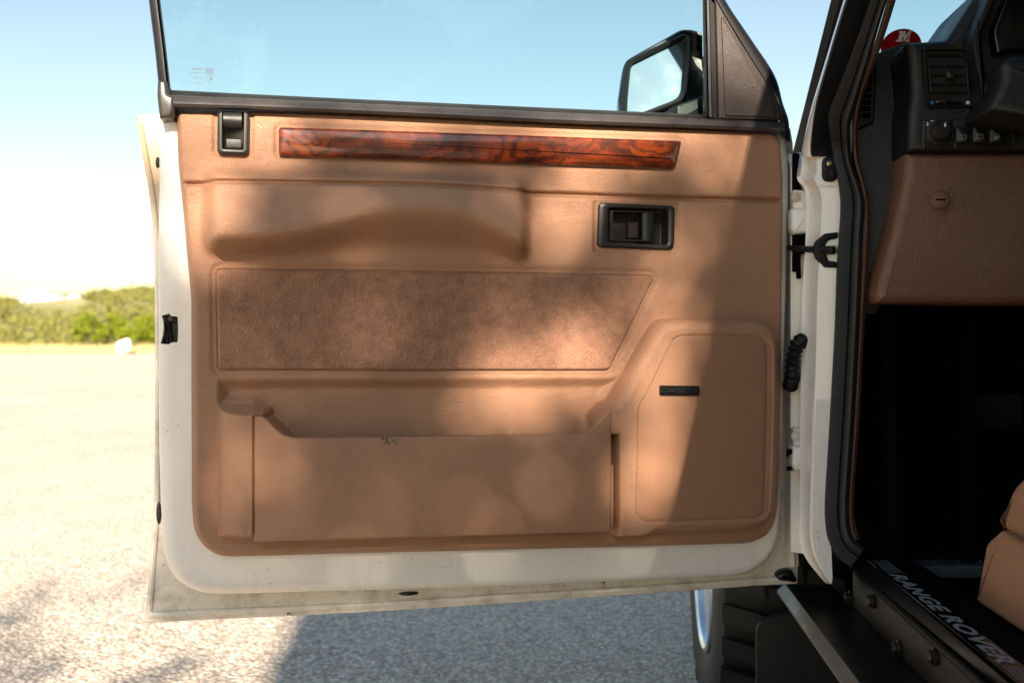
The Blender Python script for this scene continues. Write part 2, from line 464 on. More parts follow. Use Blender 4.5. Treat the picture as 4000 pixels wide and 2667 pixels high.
def m_gravel():
    t = NT('chip_seal'); c = t.coord()
    v = t.vor(c, 78); v2 = t.vor(c, 44); n = t.noise(c, .55, 6, .6); nf = t.noise(c, 140, 3)
    k = t.ramp(v.outputs['Color'], [(.12, (.15, .115, .085)), (.3, (.40, .325, .245)), (.55, (.64, .55, .46)), (.8, (.83, .755, .67))])
    k2 = t.ramp(v2.outputs['Color'], [(.2, (.28, .205, .135)), (.6, (.69, .55, .41)), (.85, (.79, .71, .61))])
    k = t.mix(.35, k, k2)
    gap = t.ramp(v.outputs['Distance'], [(.34, (0, 0, 0)), (.66, (1, 1, 1))]); k = t.mix(t.math('MULTIPLY', gap, .6), k, (.13, .105, .085))
    k = t.mix(t.ramp(n.outputs[0], [(.35, (0, 0, 0)), (.7, (.35, .35, .35))]), k, (.68, .60, .48))
    h = t.math('SUBTRACT', 1.0, v.outputs['Distance'])
    nm = t.bump(h, 1.0, .009); nm = t.bump(nf.outputs[0], .3, .003, nm)
    return t.bsdf(k, .8, 0, nm)

def m_leaf(name, a, b, trans=.25):
    t = NT(name); c = t.coord(); oi = t.noise(c, 1.3, 3); n = t.noise(c, 14, 2)
    k = t.mix(t.math('ADD', t.math('MULTIPLY', oi.outputs[0], .6), t.math('MULTIPLY', n.outputs[0], .4)), a, b)
    d = t.n('BsdfDiffuse'); t.l(k, d.inputs[0]); tl = t.n('BsdfTranslucent'); t.l(k, tl.inputs[0])
    mx = t.n('MixShader'); mx.inputs[0].default_value = trans; t.l(d.outputs[0], mx.inputs[1]); t.l(tl.outputs[0], mx.inputs[2])
    t.l(mx.outputs[0], t.out.inputs[0]); return t.m

def m_seal():
    t = NT('ribbed_black_rubber'); c = t.n('TexCoord').outputs['Object']; sx = t.n('SeparateXYZ'); t.l(c, sx.inputs[0])
    wv = t.math('SINE', t.math('MULTIPLY', sx.outputs[2], 2 * math.pi / .0042))
    n = t.noise(c, 40, 4)
    return t.bsdf(t.ramp(n.outputs[0], [(.3, (.010, .011, .013)), (.7, (.016, .017, .019))]), .62, 0, t.bump(wv, .14, .0008))

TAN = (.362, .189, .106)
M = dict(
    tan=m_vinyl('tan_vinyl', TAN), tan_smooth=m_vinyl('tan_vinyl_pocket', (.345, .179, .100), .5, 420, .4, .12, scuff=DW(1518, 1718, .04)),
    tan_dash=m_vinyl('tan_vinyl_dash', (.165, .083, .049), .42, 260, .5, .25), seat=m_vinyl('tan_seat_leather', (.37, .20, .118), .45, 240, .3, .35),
    paint=m_paint(), dirty=m_dirty_paint(), wood=m_wood(), carpet=m_carpet('carpet_tan', (.325, .168, .104)),
    grille=m_grille(), rubber=m_plain('black_rubber', (.005, .005, .0054), .5, bump=.12, bscale=160, Specular_IOR_Level=.28),
    satin=m_plain('satin_waist_rubber', (.034, .029, .026), .30, bump=.10, bscale=40, Specular_IOR_Level=.75),
    seal=m_seal(), plastic=m_plain('black_plastic', (.011, .010, .0092), .42, bump=.25, bscale=700),
    brownplastic=m_vinyl('dark_brown_plastic', (.026, .0165, .0125), .55, 420, .35, .1),
    dash=m_vinyl('black_dash_vinyl', (.0055, .0062, .0072), .4, 380, .35, .15), gloss=m_plain('gloss_black', (.006, .006, .007), .18),
    void=m_plain('black_carpet_gap_shade', (.0035, .0034, .0034), .95, bump=.5, bscale=300, Specular_IOR_Level=.03), mat_rubber=m_plain('mat_rubber', (.035, .035, .037), .28),
    glass=m_glass('side_glass', (.875, .94, .93)), windscreen=m_glass('windscreen_glass', (.84, .925, .92)),
    mirror=m_plain('mirror_glass', (.83, .90, .92), .0, 1.0, var=0.0), chrome=m_plain('bright_metal', (.62, .62, .62), .22, 1.0),
    alloy=m_plain('polished_alloy', (.66, .70, .75), .3, 1.0), steel=m_plain('dull_steel', (.24, .235, .23), .38, 1.0),
    brass=m_plain('brass_screw', (.60, .50, .30), .28, 1.0), tyre=m_plain('tyre_rubber', (.006, .0058, .0056), .6, bump=.3, bscale=120),
    board=m_plain('powder_coat_black', (.005, .005, .0055), .38, bump=.5, bscale=420, Specular_IOR_Level=.3), rocker=m_plain('speckled_black_paint', (.012, .010, .008), .36, bump=.8, bscale=330, Specular_IOR_Level=.4),
    boltsteel=m_plain('dark_bolt_steel', (.035, .033, .031), .35, .6), edge_sheen=m_plain('grey_edge_sheen', (.085, .08, .077), .35, bump=.3, bscale=300), ink=m_plain('black_print', (.010, .014, .020), .5, var=0), letter=m_plain('silver_print', (.27, .29, .30), .45, var=.05),  # grey edge colour stands for light reflected on black edges
    white=m_plain('white_print', (.80, .80, .78), .5, var=.02), blue=m_plain('blue_dot', (.05, .22, .52), .45, var=.02),
    red=m_plain('red_sticker', (.36, .004, .010), .4, var=.02), gravel=m_gravel(), housewall=m_plain('white_stucco', (.80, .78, .74), .8),
    houseroof=m_plain('pale_roof', (.30, .34, .40), .7), window=m_plain('dark_window', (.03, .04, .05), .15),
    stone=m_plain('white_limestone', (.82, .80, .76), .8, bump=.4, bscale=8), bark=m_plain('bark', (.12, .09, .065), .9, bump=.9, bscale=25),
    leaf=m_leaf('oak_leaves', (.035, .060, .014), (.085, .115, .030)), shrub_a=m_leaf('scrub_olive', (.14, .15, .040), (.29, .275, .085), .3),
    shrub_b=m_leaf('scrub_bright', (.15, .20, .020), (.30, .34, .035), .4), straw=m_leaf('dry_grass', (.36, .31, .13), (.58, .50, .27), .3))

def m_ground():
    t = NT('dry_hillside'); c = t.coord(); n = t.noise(c, .09, 8, .65); n2 = t.noise(c, 1.2, 6)
    k = t.ramp(n.outputs[0], [(.40, (.10, .115, .035)), (.55, (.20, .195, .07)), (.70, (.46, .36, .22))])
    k = t.mix(t.math('MULTIPLY', n2.outputs[0], .5), k, (.22, .21, .07))
    return t.bsdf(k, .95, 0, t.bump(n2.outputs[0], .6, .15))
M['ground'] = m_ground()

# ------------------------------------------------------------------ the setting
def hill_z(x, y):
    d = ss(78, 205, y); n = (np.sin(x * .045 + 1.3) * .8 + np.sin(x * .021 + y * .03) * 1.2 + np.sin(y * .07 + x * .013) * .5)
    tilt = np.clip(1 + (x + 85) * .016, .65, 1.28)
    return d * (9.6 * tilt + n * .6) + ss(205, 700, y) * 1.0
xs = np.concatenate([np.linspace(-4000, -260, 14), np.linspace(-240, 240, 97), np.linspace(260, 4000, 14)])
ys = np.concatenate([np.linspace(-4000, -120, 10), np.linspace(-100, 70, 9), np.linspace(74, 260, 63), np.linspace(300, 6000, 14)])
GX, GY = np.meshgrid(xs, ys); GZ = hill_z(GX, GY) - .03
V = np.stack([GX, GY, GZ], -1).reshape(-1, 3); nx = len(xs)
Fc = [(j * nx + i, j * nx + i + 1, (j + 1) * nx + i + 1, (j + 1) * nx + i) for j in range(len(ys) - 1) for i in range(nx - 1)]
g = mesh('ground', V, Fc, M['ground'], recalc=False); tag(g, kind='structure')
edge = [(x, 73.6 + .35 * math.sin(x * .31) + .2 * math.sin(x * 1.1)) for x in np.linspace(160, -160, 200)]
poly = [(-160, -60), (160, -60)] + edge
V, Fc = prism_data(poly, [(0, -.10), (0, 0.0)], lambda x, y, z: (x, y, z))
pv = mesh('pavement', V, Fc, M['gravel'], smooth=False); tag(pv, kind='structure')

def leaf_cloud(centres, n, rad, size, squash=.75, seed=1, flat=0.0):
    """leaf quads scattered through balls round the centres -> verts, faces."""
    rg = np.random.default_rng(seed); C = np.repeat(np.array(centres, float), n, 0); N = len(C)
    d = rg.normal(size=(N, 3)); d /= np.linalg.norm(d, axis=1, keepdims=True); rr = np.repeat(np.array(rad, float), n) * rg.random(N) ** .45
    p = C + d * rr[:, None] * np.array([1, 1, squash])
    a = rg.normal(size=(N, 3)); a /= np.linalg.norm(a, axis=1, keepdims=True); b = rg.normal(size=(N, 3)); b -= a * (a * b).sum(1, keepdims=True)
    b /= np.linalg.norm(b, axis=1, keepdims=True); s = (size * rg.uniform(.6, 1.4, N))[:, None]
    V = np.stack([p - a * s, p + b * s * .42, p + a * s, p - b * s * .42], 1).reshape(-1, 3)
    return V, np.arange(4 * N).reshape(N, 4)

# scrub covering the hillside: one mass
cs, rs = [], []
for _ in range(4300):
    y = rnd.uniform(84, 235); x = rnd.uniform(-.78 * y - 6, .30 * y)
    if rnd.random() < .2 and y < 200: continue
    z = float(hill_z(np.array(x), np.array(y))); s = rnd.uniform(.5, 1.25) * (1.2 if y > 190 else 1)
    if y < 172 and 50 < 2000 + FOC * x / y < 340 and 1333 - (z + s * 1.5 - HC) / y * FOC < 1184: continue
    for k in range(3):
        cs.append((x + rnd.uniform(-s, s), y + rnd.uniform(-s, s), z + s * rnd.uniform(.2, .7))); rs.append(s * rnd.uniform(.6, 1.0))
V, Fc = leaf_cloud(cs, 20, rs, .24, .8, 3)
o = mesh('hillside_scrub', V.tolist(), Fc.tolist(), M['shrub_a'], smooth=False, recalc=False); tag(o, 'olive green scrub covering the far hillside', 'scrub', kind='stuff')
# dry verge grass
rg = np.random.default_rng(9); N = 26000
x = rg.uniform(-62, 26, N); y = 74.2 + rg.random(N) ** 1.6 * 16; h = rg.uniform(.25, .85, N) * np.where(y > 76, 1, .6); z = hill_z(x, y) - .03
dx = rg.normal(0, .12, N); wd = rg.uniform(.02, .05, N)
V = np.stack([np.stack([x - wd, y, z], 1), np.stack([x + wd, y, z], 1), np.stack([x + dx, y + rg.normal(0, .12, N), z + h], 1)], 1).reshape(-1, 3)
o = mesh('verge_grass', V.tolist(), np.arange(3 * N).reshape(N, 3).tolist(), M['straw'], smooth=False, recalc=False); tag(o, 'dry yellow grass along the edge of the pavement', 'grass', kind='stuff')

def shrub(px, py_base, y, wpx, hpx, label, seed):
    x = (px - 2000) / FOC * y; z = float(hill_z(np.array(x), np.array(y))); rt = empty('shrub', (x, y, z - .03))
    Wd = wpx / FOC * y / 2; Hh = hpx / FOC * y; rg = random.Random(seed); c, r = [], []
    for k in range(22):
        a = rg.uniform(0, 6.28); q = rg.random() ** .6
        c.append((math.cos(a) * Wd * q, math.sin(a) * Wd * .7 * q, Hh * (.3 + .55 * rg.random() * (1 - .5 * q)))); r.append(min(Wd, Hh) * rg.uniform(.25, .42))
    V, Fc = leaf_cloud(c, 90, r, .13, .85, seed)
    mesh('foliage', V.tolist(), Fc.tolist(), M['shrub_b'], rt, smooth=False, recalc=False)
    for k in range(3):
        a = k * 2.1; tube('stem', [(0.05 * math.cos(a), .05 * math.sin(a), 0), (.2 * Wd * math.cos(a), .2 * Wd * math.sin(a), Hh * .4), (.45 * Wd * math.cos(a), .45 * Wd * math.sin(a), Hh * .7)], [.06, .045, .02], M['bark'], rt, 6)
    tag(rt, label, 'shrub', 'bright green shrubs at the foot of the hill')
shrub(345, 1350, 84, 130, 175, 'leftmost of the bright green shrubs, left of the white block', 21)
shrub(440, 1350, 90, 120, 165, 'bright green shrub directly behind the white block', 22)
shrub(545, 1350, 82, 140, 165, 'bright green shrub right of the white block, near the door edge', 23)
shrub(610, 1350, 88, 130, 190, 'tallest bright green shrub, half hidden behind the open door edge', 24)

# white block at the pavement edge
yb = 72.6; q = yb / FOC
pts = [((px - 2000) * q, HC - (py - 1333.5) * q) for px, py in ((452, 1340), (500, 1322), (509, 1370), (459, 1384))]
zmin = min(p[1] for p in pts); pts = [(p[0], p[1] - zmin + .002) for p in pts]
V, Fc = prism_data(rp(pts, .26, 6), [(.05, -.42), (0, -.36)] + bev(-.3, 0, .06), lambda x, z, d: (x - pts[0][0], -d, z))
o = mesh('marker_block', V, Fc, M['stone']); o.location = (pts[0][0], yb, 0); tag(o, 'small white rounded square block tilted at the pavement edge', 'block')

# far white house and the pale arched building beside it
def at(px, py, y): return ((px - 2000) / FOC * y, HC - (py - 1333.5) / FOC * y)
def rect(name, y, x0, y0, x1, y1, dep, mat, par, o):
    a = at(x0, y1, y); b = at(x1, y0, y)
    return box(name, (a[0] - o[0], y - o[1], a[1] - o[2]), (b[0] - o[0], y + dep - o[1], b[1] - o[2]), mat, par, .03)
yh = 170.0; a = at(150, 1188, yh); ho = (a[0], yh, a[1] - 1.2); H = empty('house', ho)
rect('wall', yh, 80, 1158, 135, 1205, 6, M['housewall'], H, ho); rect('wall', yh + .5, 100, 1138, 150, 1165, 5, M['housewall'], H, ho)
rect('wall', yh + .2, 134, 1152, 196, 1195, 6, M['housewall'], H, ho)
pr = [at(px, py, yh - .1) for px, py in ((130, 1150), (175, 1148), (228, 1172), (228, 1178), (130, 1178))]
V, Fc = prism_data([(p[0] - ho[0], p[1] - ho[2]) for p in pr], [(0, -6.4), (0, .3)], lambda x, z, d: (x, -d, z)); mesh('roof', V, Fc, M['housewall'], H)
rect('roof', yh + 1, 148, 1136, 176, 1150, 4, M['houseroof'], H, ho)
for x0, y0, x1, y1 in ((118, 1150, 134, 1160), (118, 1176, 136, 1188), (150, 1180, 164, 1190), (180, 1181, 192, 1190), (90, 1172, 104, 1182)):
    rect('window', yh - .05, x0, y0, x1, y1, .2, M['window'], H, ho)
tag(H, 'white flat-topped house on the far hilltop, largest building in view', 'house')
a = at(280, 1184, yh); ho = (a[0], yh, a[1] - 1.0); B = empty('outbuilding', ho)
arch = [(248, 1182), (252, 1166), (268, 1154), (290, 1150), (312, 1152), (314, 1186), (300, 1186), (296, 1170), (284, 1166), (268, 1170), (262, 1182)]
V, Fc = prism_data([(at(x, y, yh)[0] - ho[0], at(x, y, yh)[1] - ho[2]) for x, y in arch], [(0, -4), (0, 0)], lambda x, z, d: (x, -d, z)); mesh('wall', V, Fc, M['houseroof'], B)
rect('wall', yh + 2, 262, 1166, 300, 1190, 3, M['housewall'], B, ho)
tag(B, 'small pale blue arched building right of the white house', 'building')

# tree behind the camera: its top dapples the light on the door
def make_tree():
    ty = -7.6; bx = 1.3; rt = empty('oak_tree', (bx, ty, 0)); rg = random.Random(4)
    tr = [(0, 0, 0), (.05, .02, 1.2), (-.04, .05, 2.0), (.06, -.03, 3.0), (0, 0, 4.0), (-.05, .02, 4.9)]
    tube('trunk', cr(tr, 4), [.26 * (1 - .72 * i / 20) for i in range(21)], M['bark'], rt, 12)
    cen, rad = [], []
    for k in range(44):
        a = rg.uniform(0, 6.28); zz = rg.uniform(2.0, 4.75); q = rg.random() ** .5 * (1.7 if zz < 4.3 else 1.5)
        e = Vector((math.cos(a) * q + (.3 if zz < 4.3 else 0), math.sin(a) * q * .8, zz)); s = Vector((0, 0, max(1.6, zz - q * .55)))
        if k % 4 == 0:
            m = (s + e) / 2 + Vector((rg.uniform(-.2, .2), rg.uniform(-.2, .2), rg.uniform(0, .3)))
            tube('branch', cr([s, m, e], 4), [.07 * (1 - .85 * i / 8) for i in range(9)], M['bark'], rt, 6)
        cen.append(tuple(e)); rad.append(rg.uniform(.38, .62))
    # sprigs at the very top, added along sun rays to shape the dapples
    def crown_pt(px, py, w=0.0):
        q = D(px, py, w); p = np.array([ORG[0] + DD[0] * q[0] + DN[0] * w, ORG[1] + DD[1] * q[0] + DN[1] * w, q[2]])
        s = np.array(SUNV); k = (ty - p[1]) / s[1]; p = p + s * k
        return (p[0] - bx, 0.0, p[2])
    LIT = ((860, 500, 330, 150, 1.0), (1500, 480, 700, 120, .85), (2400, 520, 480, 170, .95), (2300, 800, 300, 220, .7), (800, 850, 130, 330, .85), (2170, 1370, 240, 150, 1.3), (1850, 1370, 150, 110, .5), (1390, 1340, 150, 90, .6),
           (2070, 1560, 300, 90, 1.1), (1280, 1540, 180, 70, .6), (1300, 780, 200, 70, .55), (2560, 1480, 130, 380, .95), (2490, 1900, 110, 230, .9), (930, 1850, 100, 300, .85), (1620, 1850, 130, 130, .35), (2380, 2200, 80, 60, .8), (1150, 1900, 150, 150, .3), (2100, 1820, 150, 120, .3), (650, 1300, 60, 700, .6), (620, 2380, 100, 60, .7), (1500, 2330, 120, 60, .3))
    def shade(px, py):
        l = 0.0
        for cx_, cy_, rx2, ry2, a_ in LIT: l = max(l, a_ * 1.25 * math.exp(-(((px - cx_) / rx2) ** 2 + ((py - cy_) / ry2) ** 2) * .8))
        return .92 * (1 - min(1.0, l))
    spr = []; sv = np.array(SUNV)
    def twig(c, sh, size):
        if sh > .02 and rg.random() < sh: 
            d = rg.uniform(-.8, .8); spr.append((c[0] + sv[0] * d, c[1] + sv[1] * d, c[2] + sv[2] * d))
    for k in range(1500):
        px, py = rg.uniform(520, 2950), rg.uniform(400, 2500); twig(crown_pt(px, py), shade(px, py), 1)
    for k in range(1500):
        gx, gy = rg.uniform(-3.0, -.5), rg.uniform(2.1, 4.3)
        nz = math.sin(gx * 3.1 + gy * 2.3) + math.sin(gx * -2.2 + gy * 4.4 + 1) + math.sin(gx * 6.1 + gy * 1.1 + 2) * .6
        sh = .55 * max(0, min(1, (4.15 - gy) / 1.6)) * max(0.0, min(1.0, .5 + nz * .5))
        kk_ = (ty - gy) / sv[1]; twig((gx + sv[0] * kk_ - bx, 0, sv[2] * kk_), sh, 1)
    V1, F1 = leaf_cloud(cen, 330, rad, .075, .8, 8)
    c2 = spr; V2, F2 = leaf_cloud(c2, 5, [.05] * len(spr), .033, 1.0, 15)
    V2 = V2 + 0; nV = len(V1); V = np.concatenate([V1, V2]); Fc = np.concatenate([F1, F2 + nV])
    mesh('crown', V.tolist(), Fc.tolist(), M['leaf'], rt, smooth=False, recalc=False)
    for i, s in enumerate(c2):
        if i % 40 == 0:
            tube('twig', [(s[0] * .75 + rg.uniform(-.1, .1), s[1] * .6, s[2] - rg.uniform(.5, .8)), (s[0] * .9, s[1] * .9, s[2] - .4), s], [.012, .008, .004], M['bark'], rt, 5)
    tag(rt, 'broad leafy tree behind the camera that dapples the sunlight', 'tree')
make_tree()

# ------------------------------------------------------------------ the car
CAR = empty('off_road_car', (ORG[0], ORG[1], 0), -cth)
tag(CAR, "white off-road car with its driver's door wide open showing tan interior", 'car')

# ---- the open door: shell (its own mesh) and everything mounted on it
SHELL = [(626, 405), (615, 520), (613, 620), (617, 700), (614, 790), (611, 900), (611, 1300), (613, 1700), (620, 1967), (630, 2130), (640, 2200), (668, 2257), (712, 2297), (779, 2324), (846, 2331),
         (1400, 2316), (2000, 2297), (2600, 2271), (2830, 2262), (2912, 2255), (2966, 2235), (3011, 2199), (3042, 2146), (3058, 2079), (3064, 1967), (3075, 1600), (3085, 1200), (3096, 780), (3098, 700), (3092, 560), (3085, 500), (2600, 470), (1600, 425)]
SHELL = rp(SHELL, 40, 3)
poly = [DW(x, y, -.02) for x, y in SHELL]
V, Fc = prism_data(poly, [(0, -.075)] + bev(-.07, -.02, .020, 6), dfn)
DOOR = mesh('front_door', V, Fc, M['paint'], CAR, angle=50)
DOOR.rotation_euler = (0, 0, (math.pi / 2 - dth) + cth)
hole = rp([(628, 1232), (662, 1224), (668, 1234), (694, 1236), (696, 1290), (694, 1336), (668, 1338), (660, 1345), (624, 1342), (634, 1312), (638, 1280), (636, 1250)], 3, 2)
V, Fc = prism_data([DW(x, y, -.02) for x, y in hole], [(0, -.065), (0, .05)], dfn)
cp_ = [(V, Fc)]
for q_ in ([(2370, 806), (2616, 814), (2612, 960), (2370, 950)], [(866, 432), (955, 436), (953, 590), (866, 587)], [(840, 840), (2030, 830), (2030, 1020), (840, 1010)]):
    cp_.append(prism_data([DW(x, y, -.02) for x, y in q_], [(0, -.060), (0, .05)], dfn))
V, Fc = join_data(cp_)
cut = mesh('cutter', V, Fc, M['gloss'], None, smooth=False); cut.matrix_world = DOOR.matrix_world
cut.parent = CAR; cut.rotation_euler = DOOR.rotation_euler
md = DOOR.modifiers.new('b', 'BOOLEAN'); md.object = cut; md.operation = 'DIFFERENCE'; md.solver = 'EXACT'; md.use_self = True
bpy.context.view_layer.update()
nm = bpy.data.meshes.new_from_object(DOOR.evaluated_get(bpy.context.evaluated_depsgraph_get()))
DOOR.modifiers.clear(); old = DOOR.data; DOOR.data = nm; nm.name = 'front_door'; bpy.data.meshes.remove(old)
bpy.data.objects.remove(cut)
nm.materials.clear(); nm.materials.append(M['paint'])
for p in nm.polygons: p.material_index = 0
# latch inside the hole
dprism('latch_case', rp([(618, 1222), (702, 1222), (702, 1348), (618, 1348)], 6, 2), -.072, -.058, .001, M['gloss'], DOOR)
dprism('latch_claw', rp([(645, 1255), (662, 1252), (664, 1300), (672, 1330), (660, 1342), (645, 1338), (650, 1300)], 5, 3), -.06, -.034, .003, M['plastic'], DOOR)
dprism('latch_pin', rp([(672, 1240), (692, 1240), (692, 1262), (676, 1262)], 4, 3), -.06, -.04, .002, M['plastic'], DOOR)

SKIN = [(524, 450), (536, 470), (560, 590), (590, 760), (604, 880), (609, 1000), (610, 1300), (609, 1600), (601, 1967), (586, 2190), (573, 2330), (560, 2433), (700, 2427), (1400, 2393), (2000, 2355), (2600, 2315), (2950, 2288), (3118, 2280),
        (3120, 2200), (3112, 1967), (3100, 1500), (3102, 1100), (3104, 700), (3100, 560), (3090, 500), (2600, 470), (1600, 425), (620, 440)]
V, Fc = prism_data([DW(x, y, -.085) for x, y in SKIN], [(.03, -.135), (.008, -.118), (0, -.10), (0, -.088), (.002, -.085)], dfn)
mesh('outer_skin', V, Fc, M['dirty'], DOOR)
hem = cr([(545, 480), (567, 600), (597, 780), (613, 1000), (618, 1500), (612, 1967), (598, 2190), (588, 2330), (583, 2396)], 5)
hem2 = cr([(583, 2398), (700, 2396), (1400, 2364), (2000, 2328), (2600, 2291), (2950, 2266), (3098, 2258)], 5)
tube('hem_seam', [D(x, y, -.083) for x, y in hem], .0042, M['dirty'], DOOR, 8)
tube('hem_seam', [D(x, y, -.083) for x, y in hem2], .0052, M['dirty'], DOOR, 8)
hem3 = cr([(3096, 2210), (3090, 1967), (3084, 1800)], 5)
tube('hem_seam', [D(x, y, -.082) for x, y in hem3], .006, M['dirty'], DOOR, 8)
tube('hem_seam', [D(x + 17, y, -.083) for x, y in hem3], .003, M['dirty'], DOOR, 8)
dprism('corner_plug', rp([(3040, 2246), (3062, 2228), (3098, 2222), (3122, 2270), (3112, 2277), (3050, 2270)], 12, 4), -.085, -.068, .008, M['gloss'], DOOR)
def plug(px, py, rx, ry, w, m):
    c = D(px, py, w); k = 1.45 / FOC
    lathe('drain_plug', [(1, 0), (.9, .6), (.6, .9), (0, 1)], m, DOOR, 16, lambda x, y, z: (c[0] + x * rx * k, c[1] - z * .005, c[2] + y * ry * k))
plug(621, 2003, 10, 44, -.05, M['plastic']); plug(1596, 2316, 42, 9, -.06, M['gloss']); plug(616, 636, 8, 22, -.04, M['plastic'])

# ---- moulded trim panel
OUT = rp([(688, 424), (1000, 420), (1600, 440), (2200, 470), (2646, 486), (2914, 500), (3030, 506), (3054, 527), (3060, 560), (3070, 700), (3068, 1000), (3066, 1150), (3063, 1469), (3055, 1915), (3048, 2000), (3036, 2046), (3003, 2098), (2939, 2127), (2441, 2142), (1400, 2167),
          (904, 2181), (855, 2175), (811, 2150), (775, 2110), (756, 2060), (750, 1967), (748, 1500), (748, 1170), (731, 1000), (714, 802), (697, 645)], 26, 3)
CREASE_X = [600, 729, 987, 1274, 1657, 1848, 1960, 2071, 2200, 2441, 2750, 3100]; CREASE_Y = [716, 717, 720, 724, 731, 743, 750, 756, 758, 768, 777, 783]
WOODP = rp([(1088, 495), (1500, 508), (2200, 532), (2667, 549), (2643, 657), (2200, 642), (1600, 622), (1089, 605)], [14, 0, 0, 12, 22, 0, 0, 12], 4)
LOCKO = rp([(849, 432), (975, 438), (972, 606), (848, 601)], 22, 5); LOCKI = rp([(871, 437), (951, 441), (949, 586), (871, 583)], 5, 5)
HANO = rp([(2339, 790), (2639, 804), (2634, 976), (2334, 966)], 22, 5); HANI = rp([(2377, 811), (2611, 819), (2608, 955), (2375, 945)], 14, 5)
ARM = rp([(783, 638), (1083, 652), (1402, 660), (1976, 680), (2050, 688), (2052, 727), (2048, 990), (1944, 1002), (1529, 999), (891, 988), (812, 985), (796, 759)], [40, 0, 0, 0, 40, 0, 60, 0, 0, 0, 40, 0], 5)
CARP = rp([(846, 1051), (1500, 1059), (2536, 1078), (2550, 1092), (2380, 1440), (2364, 1446), (1500, 1446), (852, 1443)], [22, 0, 12, 8, 8, 8, 0, 16], 4)
POD = rp([(2389, 1700), (2300, 1690), (2302, 1613), (2343, 1574), (2369, 1564), (2414, 1486), (2500, 1325), (2556, 1243), (2700, 1239), (2964, 1239), (3029, 1300), (3030, 1550), (3025, 1851), (3012, 2005), (2977, 2055), (2920, 2072), (2389, 2094)], [0, 6, 16, 16, 12, 0, 30, 40, 0, 46, 46, 0, 0, 30, 40, 30, 10], 5)
GRIL = rp([(2617, 1310), (2700, 1308), (2965, 1310), (2999, 1345), (2999, 1596), (2990, 1915), (2983, 2008), (2945, 2028), (2500, 2041), (2464, 2010), (2467, 1915), (2474, 1590), (2496, 1556)], [34, 0, 26, 26, 0, 0, 26, 26, 30, 26, 0, 26, 26], 5)
PBK = rp([(852, 1470), (2440, 1462), (2300, 1690), (2300, 2085), (1000, 2085), (1000, 1590), (852, 1590)], 22, 4)

